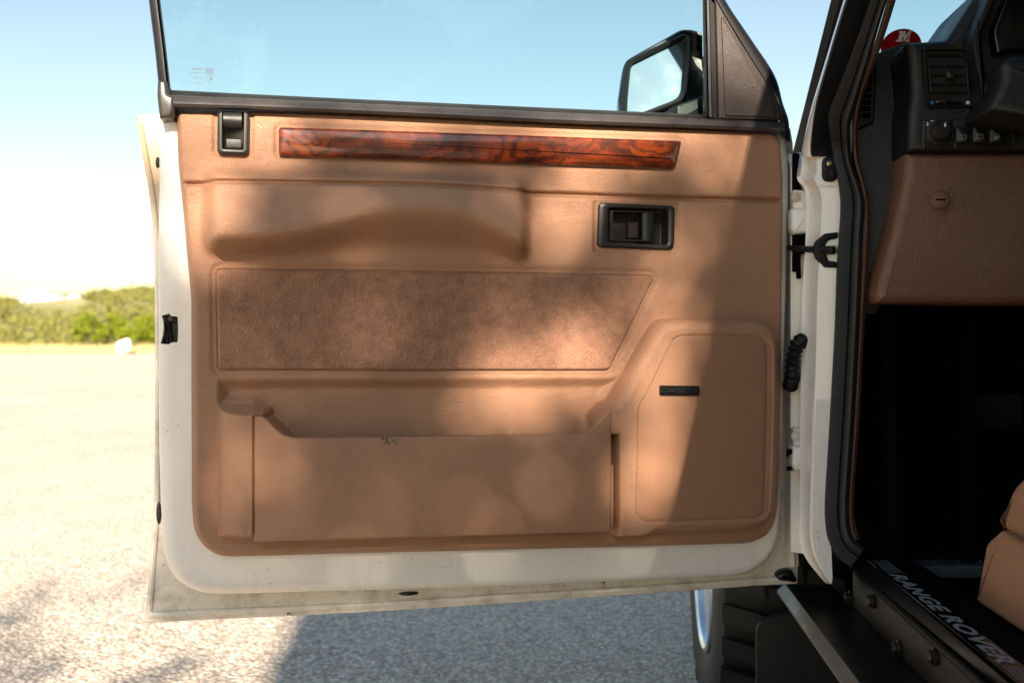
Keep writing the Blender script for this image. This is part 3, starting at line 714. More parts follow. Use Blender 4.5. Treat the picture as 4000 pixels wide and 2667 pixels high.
def trim_h(PX, PY, sd0):
    def S(poly, h=0.0): return sdpoly(2000 + (PX - 2000) * (1 + h / 1.46), 1333 + (PY - 1333) * (1 + h / 1.46), poly)
    e = sdpoly(PX, PY, [(x * .995 + 10, y * .996 + 5) for x, y in OUT]); e = S(OUT, -.012)
    t = np.clip((e + 8) / 40, 0, 1); w = -.042 + .042 * (1 - (1 - t) ** 2.2); w = np.where(e < -8, -.042 + (e + 8) * .0024, w)
    m = ss(4, 40, e)
    dy = PY - np.interp(PX, CREASE_X, CREASE_Y)
    w += m * (-.0085 * np.exp(-(dy / 8.5) ** 2) + .0030 * ss(2, 22, dy))
    topy = np.interp(PX, [680, 3060], [424, 512]); w -= .007 * (1 - ss(0, 62, PY - topy))
    sw = S(WOODP); w -= m * .0035 * ss(-26, -6, sw)
    sl_ = S(LOCKO); w -= .0035 * ss(-26, -8, sl_); w -= .03 * ss(-2, 4, S(LOCKI))
    HR = rp([(2318, 778), (2660, 790), (2655, 992), (2316, 986)], 14, 3); w -= .0042 * ss(-8, 10, S(HR)); w -= .034 * ss(-2, 4, S(HANI))
    # armrest: bulge above, arched grip hollow beneath
    h = .034; X = 2000 + (PX - 2000) * (1 + h / 1.46 * .8); Y = 1333 + (PY - 1333) * (1 + h / 1.46 * .8)
    sa = sdpoly(X, Y, ARM); T = np.interp(X, [783, 1400, 2050], [640, 660, 690])
    A = np.interp(X, [780, 900, 1000, 1120, 1220, 1320, 1400, 1480, 1560, 1680, 1780, 1860, 1930, 1990, 2050], [950, 950, 948, 938, 915, 880, 856, 842, 838, 842, 854, 880, 920, 958, 985])
    s = np.clip((Y - T) / np.maximum(A - T, 1), 0, 1)
    up = .026 * ss(0, .13, s) + .032 * ss(.08, 1.0, s)
    bot = np.interp(X, [780, 2050], [990, 1004]); p = np.clip((Y - A) / np.maximum(bot - A, 40), 0, 1)
    dn = .058 * (1 - ss(-.22, .95, p)) - .004 * ss(.2, .7, p) * (1 - ss(.8, 1.0, p))
    arm = np.where(Y < A, up, dn); side = ss(0, 24, np.minimum(np.minimum(X - 786, 2052 - X), 400))
    arm = blur(np.where((sa > -60) & (Y > T - 2) & (Y < bot + 2), arm * side, 0), 4, 2)
    w += blur(arm, 4, 2) * .7 + arm * .3
    # carpet bed, ledge, pocket back
    sc = S(CARP); w -= .0045 * ss(-9, 3, sc); w -= .003 * np.exp(-((sc + 14) / 12) ** 2)
    w -= .013 * ss(0, 56, S(PBK, -.012))
    # left bolster of the pocket
    Xb = 2000 + (PX - 2000) * (1 + .03 / 1.46); Yb = 1333 + (PY - 1333) * (1 + .004 / 1.46)
    tx = np.clip((Xb - 831) / 118, 0, 1); hr = np.sqrt(np.clip(1 - (1 - tx) ** 2, 0, 1)); hb = .0415 * hr
    xr = 1012 + np.clip(Yb - 1621, 0, 400) * 1.1
    bt_ = np.clip((Yb - 1579) / (5 + 32 * hr), 0, 1); rt_ = 1 - np.clip((Xb - xr) / 36, 0, 1)
    grv = ss(972, 980, Xb) * ss(1612, 1622, Yb); hb = hb * (1 - grv) + (.030 + .006 * ss(1000, 1012, Xb)) * grv
    w += hb * bt_ * rt_ * (1 - ss(2076, 2124, 1333 + (PY - 1333) * 1.02))
    fill = ss(1796, 1806, Yb) * (1 - ss(2084, 2104, Yb + (Xb - 990) * .02)) * ss(1000, 1010, Xb) * (1 - ss(2380, 2388, Xb)); w = np.maximum(w, fill * .034 - (1 - fill) * 9)
    # speaker pod
    sp = S(POD, .02); tp = np.clip(sp / (50 - 38 * ss(1570, 1650, PY) * (1 - ss(2470, 2560, PX))), 0, 1); w += .037 * np.sqrt(np.clip(1 - (1 - tp) ** 2, 0, 1)) * np.where(sp > 0, 1, 0)
    w -= .0025 * ss(-5, 2, S(GRIL, .037))
    for yy in (1351, 1922): w -= .003 * np.exp(-((PY - yy) / 6) ** 2) * ss(3026, 3034, PX)
    return w
hfield('trim_panel', OUT, .0015, trim_h, M['tan'], DOOR, margin=16)

V, Fc = prism_data([DW(x, y, .0075) for x, y in WOODP], bev(-.006, .0075, .0055, 6) + [(.010, .0086), (.015, .0090)], dfn); mesh('wood_trim', V, Fc, M['wood'], DOOR, angle=60)

def carp_h(PX, PY, sd):
    t = np.clip((sd + 3) / 14, 0, 1); rgn = np.random.default_rng(2)
    return -.008 + .0130 * np.sqrt(1 - (1 - t) ** 2) + rgn.normal(0, .00045, PX.shape) * ss(-2, 4, sd)
hfield('carpet_insert', CARP, .0014, carp_h, M['carpet'], DOOR, margin=3)

PKT = [(990, 1625), (1018, 1623), (1042, 1634), (1075, 1670), (1095, 1689), (1115, 1702), (1145, 1709), (1700, 1703), (2258, 1695), (2290, 1690), (2320, 1668), (2355, 1625), (2375, 1607), (2391, 1602), (2387, 2079), (1700, 2097), (991, 2116)]
dprism('map_pocket', rp(PKT, 6, 2), .030, .0415, .0036, M['tan_smooth'], DOOR, n=4)
gp = [DW(x, y, .038) for x, y in GRIL]
V, Fc = prism_data(gp, [(0, .031), (0, .0362), (.0012, .0375), (.008, .0386)], dfn); mesh('speaker_grille', V, Fc, M['grille'], DOOR, angle=60)
dprism('grille_badge', rp([(2578, 1505), (2733, 1507), (2733, 1545), (2578, 1543)], 4, 2), .036, .0425, .0012, M['gloss'], DOOR)
text_on('badge_lettering', 'CONQUESTOR', quadmap(D, (2586, 1512), (2724, 1514), (2724, 1537), (2586, 1535), .0429), M['plastic'], DOOR, offset=.01)

# release handle
o_, i_ = [DW(x, y, .003) for x, y in HANO], [DW(x, y, .003) for x, y in HANI]
Vv, Fc = ring_data(o_, i_, [(0, -.006), (0, .0005), (.08, .003), (.3, .0045), (.8, .0042), (.95, .003), (1, .001), (1, -.030)])
Fc.append(tuple((7 * len(o_)) + i for i in range(len(o_))))
mesh('release_bezel', [dfn(*v) for v in Vv], Fc, M['plastic'], DOOR)
lo_ = [DW(x, y, -.004) for x, y in rp([(2381, 821), (2558, 826), (2556, 945), (2379, 940)], 8, 5)]
li_ = [DW(x, y, -.004) for x, y in rp([(2396, 827), (2512, 831), (2512, 937), (2395, 934)], 9, 5)]
Vv, Fc = ring_data(lo_, li_, [(0, -.022), (0, -.006), (.15, -.004), (.85, -.004), (1, -.006), (1, -.016)])
mesh('release_lever', [dfn(*v) for v in Vv], Fc, M['plastic'], DOOR)
dprism('release_thumb_plate', rp([(2454, 864), (2498, 866), (2497, 933), (2453, 932)], 4, 2), -.032, -.018, .003, M['brownplastic'], DOOR)
# lock slider
o_, i_ = [DW(x, y, .004) for x, y in LOCKO], [DW(x, y, .004) for x, y in LOCKI]
Vv, Fc = ring_data(o_, i_, [(0, -.006), (0, .002), (.12, .0055), (.5, .007), (.85, .0065), (1, .004), (1, -.026)])
Fc.append(tuple((6 * len(o_)) + i for i in range(len(o_))))
mesh('lock_bezel', [dfn(*v) for v in Vv], Fc, M['plastic'], DOOR)
a = D(875, 472, 0.0); b = D(946, 475, 0.0)
tube('lock_slider', [a, b], .0125, M['plastic'], DOOR, 18)
dprism('lock_plate', rp([(880, 540), (946, 542), (946, 582), (879, 580)], 3, 2), -.02, -.004, .002, M['plastic'], DOOR)

# waist seal, window channel, frames
top = [(672, 372), (1000, 386), (1400, 404), (1800, 422), (2200, 441), (2646, 460), (2900, 469), (3066, 475)]
botm = [(680, 424), (1000, 432), (1400, 447), (1800, 466), (2200, 485), (2646, 501), (2900, 511), (3066, 520)]
ribbon('waist_seal', D, top, botm, [(0, -.004), (.08, .004), (.3, .0085), (.62, .0105), (.85, .008), (1, .001)], .02, M['satin'], DOOR, 8)
ribbon('glass_run_seal', D, [(664, 352), (1000, 369), (1400, 388), (2200, 424), (2760, 449), (2830, 452)], [(664, 374), (1000, 388), (1400, 406), (2200, 443), (2760, 466), (2830, 468)], [(0, -.022), (.25, -.012), (.7, -.006), (1, -.004)], .03, M['rubber'], DOOR, 8)
bt = dprism('seal_end_cap', rp([(614, 312), (650, 312), (660, 368), (684, 376), (684, 425), (675, 463), (622, 461), (612, 372)], 6, 3), -.05, .008, .006, M['satin'], DOOR)
fl = [(464, -1000), (545, -320), (581, 0), (603, 180), (618, 320)]; fr_ = [(510, -1000), (590, -320), (626, 0), (648, 180), (667, 352)]
ribbon('window_frame', D, fl, fr_, [(0, -.03), (.08, .0), (.5, .004), (.68, .004), (.72, -.006), (.86, -.010), (.9, -.003), (1, -.016)], .05, M['rubber'], DOOR)
ribbon('window_frame', D, [(464, -1000), (1500, -1000), (2490, -1000)], [(500, -930), (1500, -930), (2490, -930)], [(0, -.03), (.1, .0), (.6, .004), (1, -.016)], .05, M['rubber'], DOOR)
ribbon('quarter_bar', D, [(2744, -150), (2744, -60), (2744, 0), (2747, 200), (2750, 452)], [(2776, -90), (2790, -30), (2794, 10), (2801, 220), (2810, 466)], [(0, -.022), (.14, -.004), (.22, -.002), (.28, -.008), (.34, .002), (.5, .003), (.56, -.004), (1, -.004)], .04, M['rubber'], DOOR)
# front slanted frame and mirror-corner trim
ribbon('quarter_frame', D, [(2480, -1000), (2780, -130), (2832, 0), (2940, 163), (3026, 295), (3058, 405), (3080, 470), (3086, 558)], [(2420, -930), (2740, -110), (2798, 8), (2880, 150), (2960, 280), (3035, 385), (3044, 470), (3048, 530)], [(0, -.03), (.12, .002), (.5, .006), (.85, .005), (1, -.004)], .05, M['rubber'], DOOR)
TRI = rp([(2796, 3), (2806, 8), (2886, 150), (2968, 276), (3034, 372), (3050, 420), (3054, 470), (2809, 465)], [6, 4, 0, 0, 30, 20, 8, 3], 4)
dprism('quarter_trim', TRI, -.012, .003, .003, M['brownplastic'], DOOR)
dprism('quarter_trim_inset', rp([(2818, 64), (2826, 66), (2900, 190), (2990, 322), (3020, 378), (3032, 452), (3026, 459), (2834, 453)], [6, 4, 0, 0, 30, 16, 8, 6], 4), .0, .0052, .0018, M['brownplastic'], DOOR)
# glass pane with its etched maker's mark (read from inside, so reversed)
dprism('window_glass', [(490, -990), (2450, -990), (2744, -140), (2752, 462), (664, 366), (628, 30)], -.030, -.026, .0004, M['glass'], DOOR, n=1)
WG = -.0255
marks = []
def gt(s, tl, tr, br, bl, **k):
    Vq, Fq, _ = text_data(s, **k); f = quadmap(D, tl, tr, br, bl, WG); marks.append(([f(1 - a_, b_) for a_, b_ in Vq], Fq))
gt('Triplex', (747, 264), (794, 267), (794, 277), (747, 276), offset=.025)
gt('toughened', (743, 279), (798, 283), (798, 291), (743, 288))
gt('9', (743, 292), (747, 292), (747, 298), (743, 298))
gt('43R-00003', (753, 300), (797, 302), (797, 310), (753, 308))
gt('DOT 17-M24-AS2', (757, 322), (825, 326), (825, 332), (757, 329))
gt('11', (809, 304), (818, 304), (818, 311), (809, 311)); gt('E', (819, 302), (827, 302), (827, 314), (819, 314), offset=.03)
def strip(pts, wd):
    Vq, Fq = [], []
    for (x0, y0), (x1, y1) in zip(pts[:-1], pts[1:]):
        l = math.hypot(x1 - x0, y1 - y0); nx_, ny_ = -(y1 - y0) / l * wd / 2, (x1 - x0) / l * wd / 2; b_ = len(Vq)
        Vq += [D(x0 + nx_, y0 + ny_, WG), D(x1 + nx_, y1 + ny_, WG), D(x1 - nx_, y1 - ny_, WG), D(x0 - nx_, y0 - ny_, WG)]; Fq.append((b_, b_ + 1, b_ + 2, b_ + 3))
    marks.append((Vq, Fq))
strip([(818 + 12.3 * math.cos(t * .314), 307 + 12 * math.sin(t * .314)) for t in range(21)], 1.5)
for i in range(3):
    x = 801 + i * 11.5
    strip([(x, 267 + i), (x + 5, 267 + i), (x + 13, 289 + i), (x + 8, 289 + i), (x, 267 + i)], 1.1); strip([(x + 13, 267 + i), (x + 8, 267 + i), (x, 289 + i), (x + 5, 289 + i), (x + 13, 267 + i)], 1.1)
V, Fc = join_data(marks); mesh('glass_marking', V, Fc, M['ink'], DOOR, smooth=False, recalc=False)

# door mirror, outside the glass
MW = -.16
HOUS = rp([(2428, 470), (2430, 380), (2450, 270), (2462, 222), (2520, 190), (2600, 148), (2668, 110), (2702, 114), (2745, 132), (2790, 160), (2800, 470)], [20, 0, 0, 20, 0, 0, 22, 0, 20, 20, 10], 5)
MGL = rp([(2456, 448), (2462, 380), (2476, 280), (2484, 240), (2560, 204), (2676, 152), (2664, 260), (2650, 360), (2640, 386), (2620, 399), (2540, 428), (2480, 448)], [6, 0, 0, 10, 0, 8, 0, 0, 10, 10, 0, 6], 4)
MC = DW(2570, 300, MW)
def mfn(u, v, w): return (u, -w - (u - MC[0]) * .30 + (v - MC[1]) * .20, v)
ho_ = [DW(x, y, MW) for x, y in HOUS]
V, Fc = prism_data(ho_, [(.055, MW - .105), (.03, MW - .09), (.012, MW - .06), (.002, MW - .02), (0, MW - .006), (.003, MW), (.007, MW), (.010, MW - .004), (.012, MW - .05)], mfn)
mesh('mirror_housing', V, Fc, M['gloss'], DOOR)
n_ = len(rp(MGL, 0)); oM = [DW(x, y, MW + .003) for x, y in MGL]; iM = [tuple(p) for p in inset(oM, .004)]
Vv, Fc = ring_data([tuple(p) for p in inset(oM, -.011)], oM, [(0, MW - .006), (.15, MW + .004), (.45, MW + .008), (.75, MW + .005), (1, MW - .004), (1, MW - .03)])
mesh('mirror_rim', [mfn(*v) for v in Vv], Fc, M['plastic'], DOOR)
cM = np.mean(np.array(oM), 0)
V, Fc = prism_data(oM, [(0, MW - .005), (0, MW - .003)], mfn); mesh('mirror_glass', V, Fc, M['mirror'], DOOR, smooth=False)
dprism('mirror_foot', rp([(2640, 410), (2760, 370), (2800, 380), (2800, 480), (2640, 480)], 10, 3), -.14, -.05, .006, M['plastic'], DOOR)

# ---- body: pillars, seals, post
ribbon('windscreen_pillar', POST, [(3590, -900), (3420, -400), (3296, 0), (3222, 245), (3173, 408), (3146, 520), (3131, 590), (3131, 612)], [(3640, -900), (3440, -400), (3330, 0), (3265, 245), (3222, 408), (3200, 520), (3190, 590), (3190, 612)], [(0, -.05), (.2, -.012), (.5, -.004), (1, -.001)], .06, M['paint'], CAR)
ribbon('pillar_rubber', POST, [(3600, -900), (3440, -400), (3303, 0), (3230, 245), (3187, 408), (3168, 540), (3166, 598), (3172, 612)], [(3780, -900), (3560, -400), (3430, 0), (3360, 220), (3300, 370), (3265, 450), (3262, 520), (3268, 612)], [(0, .0), (.06, .006), (.5, .007), (.75, .004), (.8, .010), (1, .008)], .04, M['rubber'], CAR)
sL = [(3720, -900), (3530, -400), (3400, 0), (3330, 200), (3272, 350), (3237, 440), (3240, 520), (3252, 600), (3281, 770), (3277, 912), (3268, 1046), (3259, 1300), (3240, 1650), (3222, 1950), (3225, 2056), (3238, 2114), (3270, 2172), (3320, 2215)]
sR = [(3830, -900), (3610, -400), (3467, 0), (3402, 216), (3345, 412), (3325, 480), (3322, 540), (3330, 640), (3377, 779), (3372, 912), (3368, 1046), (3357, 1300), (3338, 1650), (3318, 1950), (3320, 2040), (3328, 2085), (3345, 2112), (3380, 2140)]
ribbon('door_seal', POST, sL, sR, [(0, .006), (.04, .010), (.2, .011), (.50, .011), (.56, .0075), (.62, .0125), (.72, .0175), (.82, .019), (.92, .016), (1, .006)], .03, M['seal'], CAR, 8)
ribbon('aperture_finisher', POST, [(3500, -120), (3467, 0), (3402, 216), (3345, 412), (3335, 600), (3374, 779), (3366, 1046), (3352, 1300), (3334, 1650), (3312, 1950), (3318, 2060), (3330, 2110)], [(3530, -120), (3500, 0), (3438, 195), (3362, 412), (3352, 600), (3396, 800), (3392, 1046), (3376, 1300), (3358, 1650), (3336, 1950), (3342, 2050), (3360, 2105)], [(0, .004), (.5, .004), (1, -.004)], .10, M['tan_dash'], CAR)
pL = [(3133, 600), (3128, 676), (3114, 694), (3121, 712), (3140, 736), (3150, 790), (3146, 950), (3134, 1150), (3130, 1400), (3127, 1571), (3125, 1800), (3124, 1980), (3124, 2110), (3146, 2176), (3190, 2236), (3222, 2272), (3240, 2280)]
pR = [(3290, 600), (3296, 676), (3300, 700), (3302, 720), (3306, 745), (3310, 800), (3302, 950), (3292, 1150), (3286, 1400), (3272, 1571), (3254, 1800), (3244, 1980), (3244, 2090), (3248, 2160), (3250, 2210), (3252, 2255), (3248, 2279)]
PST = ribbon('door_post', POST, pL, pR, [(0, -.045), (.10, -.042), (.22, -.030), (.31, -.010), (.37, -.001), (.42, .001), (1, .001)], .10, M['paint'], CAR, 6)
# courtesy light switch
c = np.array(POST(3240, 662, .003))
def pstlocal(x, y, z, s=1.0): return (c[0] + x, c[1] - z, c[2] + y)
V, Fc = prism_data(rp([(-.0115, -.019), (.0115, -.019), (.0115, .019), (-.0115, .019)], .011, 6), bev(0, .005, .003), pstlocal)
SWI = mesh('courtesy_switch', V, Fc, M['rubber'], CAR)
lathe('switch_screw', [(.0045, .005), (.0045, .0065), (.003, .0078), (0, .008)], M['brass'], SWI, 14, lambda x, y, z: pstlocal(x - .001, y + .008, z))
lathe('switch_plunger', [(.0065, .005), (.006, .009), (.0042, .0095), (.004, .015), (0, .0165)], M['rubber'], SWI, 14, lambda x, y, z: pstlocal(x + .002, y - .008, z))
# check strap and its bracket
BRK = rp([(3183, 955), (3190, 940), (3222, 912), (3275, 906), (3275, 930), (3238, 938), (3225, 955), (3226, 985), (3238, 1018), (3270, 1022), (3270, 1046), (3222, 1044), (3190, 1008), (3182, 988)], 4, 2)
V, Fc = prism_data([(lambda q: (q[0], q[2]))(POST(x, y, .006)) for x, y in BRK], bev(.055, .066, .003), lambda x, z, d: (x, -d, z)); mesh('check_bracket', V, Fc, M['rubber'], CAR)
V, Fc = prism_data([(lambda q: (q[0], q[2]))(POST(x, y, .006)) for x, y in rp([(3226, 962), (3262, 958), (3272, 972), (3268, 992), (3228, 996)], 6, 3)], bev(.055, .068, .002), lambda x, z, d: (x, -d, z)); mesh('check_plate', V, Fc, M['brass'], CAR)
tube('check_strap', [CY(3080, 968, .0), CY(3160, 974, -.05), CY(3258, 978, -.075)], [.0045, .005, .006], M['rubber'], CAR, 8)
# hinges
def hinge(dy, sgn):
    hp = [(3098, 740 + dy), (3138, 742 + dy), (3156, 752 + dy), (3164, 790 + dy), (3170, 820 + dy), (3172, 880 + dy), (3166, 900 + dy), (3108, 912 + dy), (3098, 900 + dy)]
    h = yprism('hinge', rp(hp, 9, 4), .03, .004, .004, M['paint'], CAR)
    yprism('hinge_knuckle', rp([(3092, 812 + dy), (3160, 812 + dy), (3172, 826 + dy), (3170, 896 + dy), (3156, 908 + dy), (3104, 912 + dy), (3092, 890 + dy)], 8, 4), .02, -.012, .006, M['paint'], h)
    lathe('hinge_bolt', [(.0075, 0), (.0075, .003), (.004, .005), (0, .005)], M['dirty'], h, 12, lambda x, y, z: (lambda q: (q[0] + x, q[1] - z, q[2] + y))(CY(3108, 772 + dy, .003)))
    yprism('hinge_gasket', [(3163, 755 + dy), (3166, 755 + dy), (3176, 840 + dy), (3175, 905 + dy), (3166, 962 + dy), (3163, 962 + dy), (3171, 905 + dy), (3172, 842 + dy)], .0, -.014, .0005, M['steel'], h, n=1)
    return h
hinge(0, 1); hinge(930, -1)
for q_ in ([(3074, 1754), (3094, 1754), (3096, 1768), (3074, 1788)], [(3074, 1822), (3092, 1822), (3098, 1838), (3074, 1838)]): yprism('hinge_slot_shade', q_, -.010, -.0145, .0004, M['void'], CAR, 1)  # black pieces laid on the surface for the shade inside slots
yprism('hinge_gap_shade', rp([(3098, 596), (3126, 600), (3112, 690), (3136, 745), (3150, 800), (3150, 990), (3098, 990)], 6, 3), .019, .010, .001, M['void'], CAR)  # dark slabs painted for the shade in the gaps by the hinge
yprism('hinge_gap_shade', rp([(3098, 990), (3128, 990), (3130, 1088), (3114, 1088), (3114, 1060), (3098, 1060)], 4, 3), .019, .010, .001, M['void'], CAR)
# wiring boot
pth = cr([CY(3166, 1330, .0), CY(3140, 1328, -.012), CY(3112, 1350, -.02), CY(3098, 1410, -.02), CY(3096, 1470, -.012), CY(3086, 1510, .01)], 9)
rads = [.0105 + .0022 * math.sin(i * 1.9) for i in range(len(pth))]
WB = tube('wiring_boot', pth, rads, M['rubber'], CAR, 14)
c2 = CY(3164, 1332, .004); lathe('boot_flange', [(1, -.3), (1, .5), (.8, 1)], M['rubber'], WB, 18, lambda x, y, z: (c2[0] - z * .005, c2[1] + x * .010, c2[2] + y * .021))

# ---- front wing, bonnet, roof, closed sides: the rest of the body
wheel_a, wheel_z, wheel_r = .76, .385, .385
wing = [(.02, .56), (.20, .56), (.24, .62)] + [(wheel_a + .50 * math.cos(t), wheel_z + .47 * math.sin(t)) for t in np.linspace(math.pi * .86, math.pi * .08, 12)] + [(1.42, .52), (1.50, .60), (1.50, 1.10), (1.44, 1.16), (.30, 1.20), (.06, 1.21), (.02, 1.18)]
V, Fc = prism_data(wing, [(0, .03), (.004, 0.0)], lambda a, z, d: (d + .0, a, z)); mesh('front_wing', V, Fc, M['paint'], CAR)
flare = [(wheel_a + .50 * math.cos(t), wheel_z + .47 * math.sin(t)) for t in np.linspace(math.pi * .88, math.pi * .06, 16)]
tube('arch_flare', [(-.012, a_, z_) for a_, z_ in flare], .022, M['rubber'], CAR, 8)
V, Fc = prism_data(rp([(.47, .03), (1.50, .03), (1.50, 1.71), (.47, 1.71)], .05, 4), bev(1.10, 1.195, .03, 4), lambda a, b, z: (b, a, z)); mesh('bonnet', V, Fc, M['paint'], CAR)
box('front_panel', (.03, 1.44, .55), (1.72, 1.52, 1.12), M['paint'], CAR, .02)
wing2 = [(1.72 - 0, a_, z_) for a_, z_ in wing]; V, Fc = prism_data(wing, [(0, 1.71), (.004, 1.74)], lambda a, z, d: (d, a, z)); mesh('front_wing', V, Fc, M['paint'], CAR)
V, Fc = prism_data(rp([(.200, -2.95), (1.54, -2.95), (1.64, -.9), (1.64, -.21), (.100, -.21), (.100, -.9)], .06, 5), [(.0, 1.735), (0, 1.755), (.012, 1.775), (.05, 1.79), (.2, 1.80)], lambda x, y, z: (x, y, z)); mesh('roof', V, Fc, M['housewall'], CAR)
V, Fc = prism_data(rp([(.23, -2.9), (1.51, -2.9), (1.61, -.9), (1.61, -.3), (.13, -.3), (.13, -.9)], .05, 4), [(0, 1.715), (0, 1.734)], lambda x, y, z: (x, y, z)); mesh('headlining', V, Fc, M['void'], CAR)
def side(b0, sgn, a0, a1, name):
    """closed side: lower panel and leaning window frame with glass."""
    zb = lambda a: max(.60, wheel_z + math.sqrt(max(0.0, .47 ** 2 - (a + 1.80) ** 2)))
    lo = [(a, zb(a)) for a in np.linspace(a0, a1, 28)] + [(a1, 1.235), (a0, 1.235)]
    V, Fc = prism_data(lo, [(0, .06), (0, .012), (.006, 0)], lambda a, z, d: (b0 + sgn * d, a, z)); P_ = mesh(name, V, Fc, M['paint'], CAR)
    def up(a, z, d): return (b0 + sgn * (d + (z - 1.235) * (.25 + .105 * max(0.0, -.95 - a))), a, z)
    o_ = rp([(a0, 1.235), (a1, 1.235), (a1, 1.735), (a0, 1.735)], .03, 4); i_ = rp([(a0 + .06, 1.255), (a1 - .05, 1.255), (a1 - .05, 1.68), (a0 + .06, 1.68)], .05, 4)
    Vv, Fc = ring_data(o_, i_, [(0, .03), (0, .0), (1, .002), (1, .03)]); mesh('window_frame', [up(*v) for v in Vv], Fc, M['rubber'], P_)
    V, Fc = prism_data(i_, [(0, .018), (0, .014)], up); mesh('window_glass', V, Fc, M['glass'], P_)
side(0.0, 1, -1.98, -1.06, 'rear_door'); side(0.0, 1, -2.92, -2.0, 'rear_quarter')
side(1.74, -1, -1.04, .02, 'passenger_door'); side(1.74, -1, -2.92, -1.06, 'rear_quarter')
V, Fc = prism_data(rp([(.0, .60), (1.74, .60), (1.74, 1.235), (1.50, 1.735), (.24, 1.735), (0, 1.235)], .03, 3), [(0, 2.90), (0, 2.96)], lambda x, z, d: (x, -d, z)); mesh('tailgate', V, Fc, M['paint'], CAR)
tube('centre_pillar', [(.03, -1.02, .60), (.035, -1.02, 1.235), (.15, -1.03, 1.735)], .03, M['rubber'], CAR, 8)
for b_ in (-.012, 1.752): tube('arch_flare', [(b_, -1.80 + .485 * math.cos(t), wheel_z + .485 * math.sin(t)) for t in np.linspace(math.pi * .85, math.pi * .15, 16)], .022, M['rubber'], CAR, 8)
box('floor', (.19, -2.88, .50), (1.70, .30, .525), M['void'], CAR, .004)
V, Fc = prism_data([(-2.88, .52), (.40, .52), (.40, 1.25), (-2.88, 1.25)], [(0, 1.60), (0, 1.655)], lambda a, z, d: (d, a, z)); mesh('side_lining', V, Fc, M['void'], CAR, smooth=False)
V, Fc = prism_data([(-2.86, .52), (-1.08, .52), (-1.08, 1.23), (-2.86, 1.23)], [(0, .065), (0, .08)], lambda a, z, d: (d, a, z)); mesh('side_lining', V, Fc, M['void'], CAR, smooth=False)
box('bulkhead', (.16, .42, .50), (1.70, .46, 1.30), M['void'], CAR, .004)
V, Fc = prism_data([(.10, .50), (.42, .86), (.42, .90), (.06, .53)], [(0, -1.70), (0, -.17)], lambda a, z, d: (-d, a, z)); mesh('toe_board', V, Fc, M['void'], CAR)
box('kick_panel', (.135, -.02, .50), (.155, .42, 1.30), M['void'], CAR, .004)
box('transmission_tunnel', (.72, -1.6, .52), (1.02, .4, .72), M['void'], CAR, .04)

# windscreen and the sticker on its corner
wsP = (0, .22, HC + .289)
def WS(px, py, off=0.0): return CP(px, py, np.array(wsP) + PN * off, PN)
def wpt(x, z): return (x, .22 - (z - HC - .289) * .14 / .18, z)
pw = [(.06, 1.20), (1.68, 1.20), (1.60, 1.735), (.13, 1.735)]
V, Fc = prism_data(pw, [(0, 0), (0, .005)], lambda x, z, d: tuple(np.array(wpt(x, z)) + PN * d)); WSC = mesh('windscreen', V, Fc, M['windscreen'], CAR, smooth=False)
for pa, pb in (((.05, 1.20), (.125, 1.74)), ((1.69, 1.20), (1.61, 1.74))):
    tube('screen_pillar', [wpt(*pa), wpt(*pb)], .022, M['rubber'], CAR, 8)
tube('screen_header', [wpt(.125, 1.74), wpt(1.61, 1.74)], .03, M['rubber'], CAR, 8)
box('scuttle', (.04, .27, 1.17), (1.70, .45, 1.205), M['rubber'], CAR, .006)
el = [(3522 + 82 * math.cos(t) * .96 - 26 * math.sin(t) * -.55, 172 + 66 * math.sin(t) - 22 * math.cos(t)) for t in np.linspace(0, 2 * math.pi, 48, endpoint=False)]
V, Fc = prism_data([(lambda q: (q[0], q[2]))(WS(x, y, .006)) for x, y in el], [(0, .0055), (0, .0065)], lambda x, z, d: tuple(np.array(wpt(x, z)) + PN * d))
STK = mesh('sticker', V, Fc, M['red'], WSC, smooth=False)
zz3 = lambda q: [(3100 + x / 2.45, y / 2.45) for x, y in q]
lg = []
for q in ([(1012, 300), (1062, 300), (1034, 388), (1044, 388), (1038, 402), (976, 402), (984, 386), (998, 386), (1018, 318), (1006, 318)],
          [(1050, 318), (1062, 300), (1072, 300), (1072, 352), (1104, 298), (1138, 296), (1130, 312), (1116, 314), (1060, 398), (1052, 398)],
          [(1112, 326), (1122, 318), (1104, 384), (1112, 384), (1106, 402), (1072, 402), (1078, 386), (1090, 384)]):
    pts_ = [WS(x, y, .0075) for x, y in zz3(q)]; lg.append((pts_, [tuple(range(len(pts_)))]))
V, Fc = join_data(lg); mesh('sticker_emblem', V, Fc, M['white'], STK, smooth=False, recalc=False)

# ---- dashboard
AD = -.12
DASH = yprism('dashboard', rp([(3537, 163), (3704, 151), (3737, 102), (3802, 0), (3880, -110), (4500, -150), (5400, 60), (5400, 592), (3549, 592), (3549, 433), (3559, 367), (3553, 265)], [16, 14, 30, 0, 60, 60, 30, 4, 6, 10, 0, 0], 5), .08, AD, .014, M['dash'], CAR, n=5)
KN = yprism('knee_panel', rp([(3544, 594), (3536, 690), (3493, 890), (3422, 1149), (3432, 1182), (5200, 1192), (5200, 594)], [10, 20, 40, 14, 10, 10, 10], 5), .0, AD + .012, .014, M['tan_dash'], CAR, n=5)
yprism('dash_end_cap', rp([(3330, 440), (3402, 226), (3420, 216), (3447, 198), (3537, 165), (3600, 165), (3600, 640), (3560, 900), (3430, 1230), (3376, 1230), (3376, 800), (3330, 640)], 8, 3), .02, -.035, .004, M['dash'], DASH)
c3 = CY(3670, 783, AD - .001)
def k3(x, y, z): return (c3[0] + x, c3[1] - z, c3[2] + y)
lathe('panel_fastener', [(.0125, 0), (.0125, .004), (.0112, .006), (.0100, .0062), (0, .0064)], M['tan_dash'], KN, 24, k3)
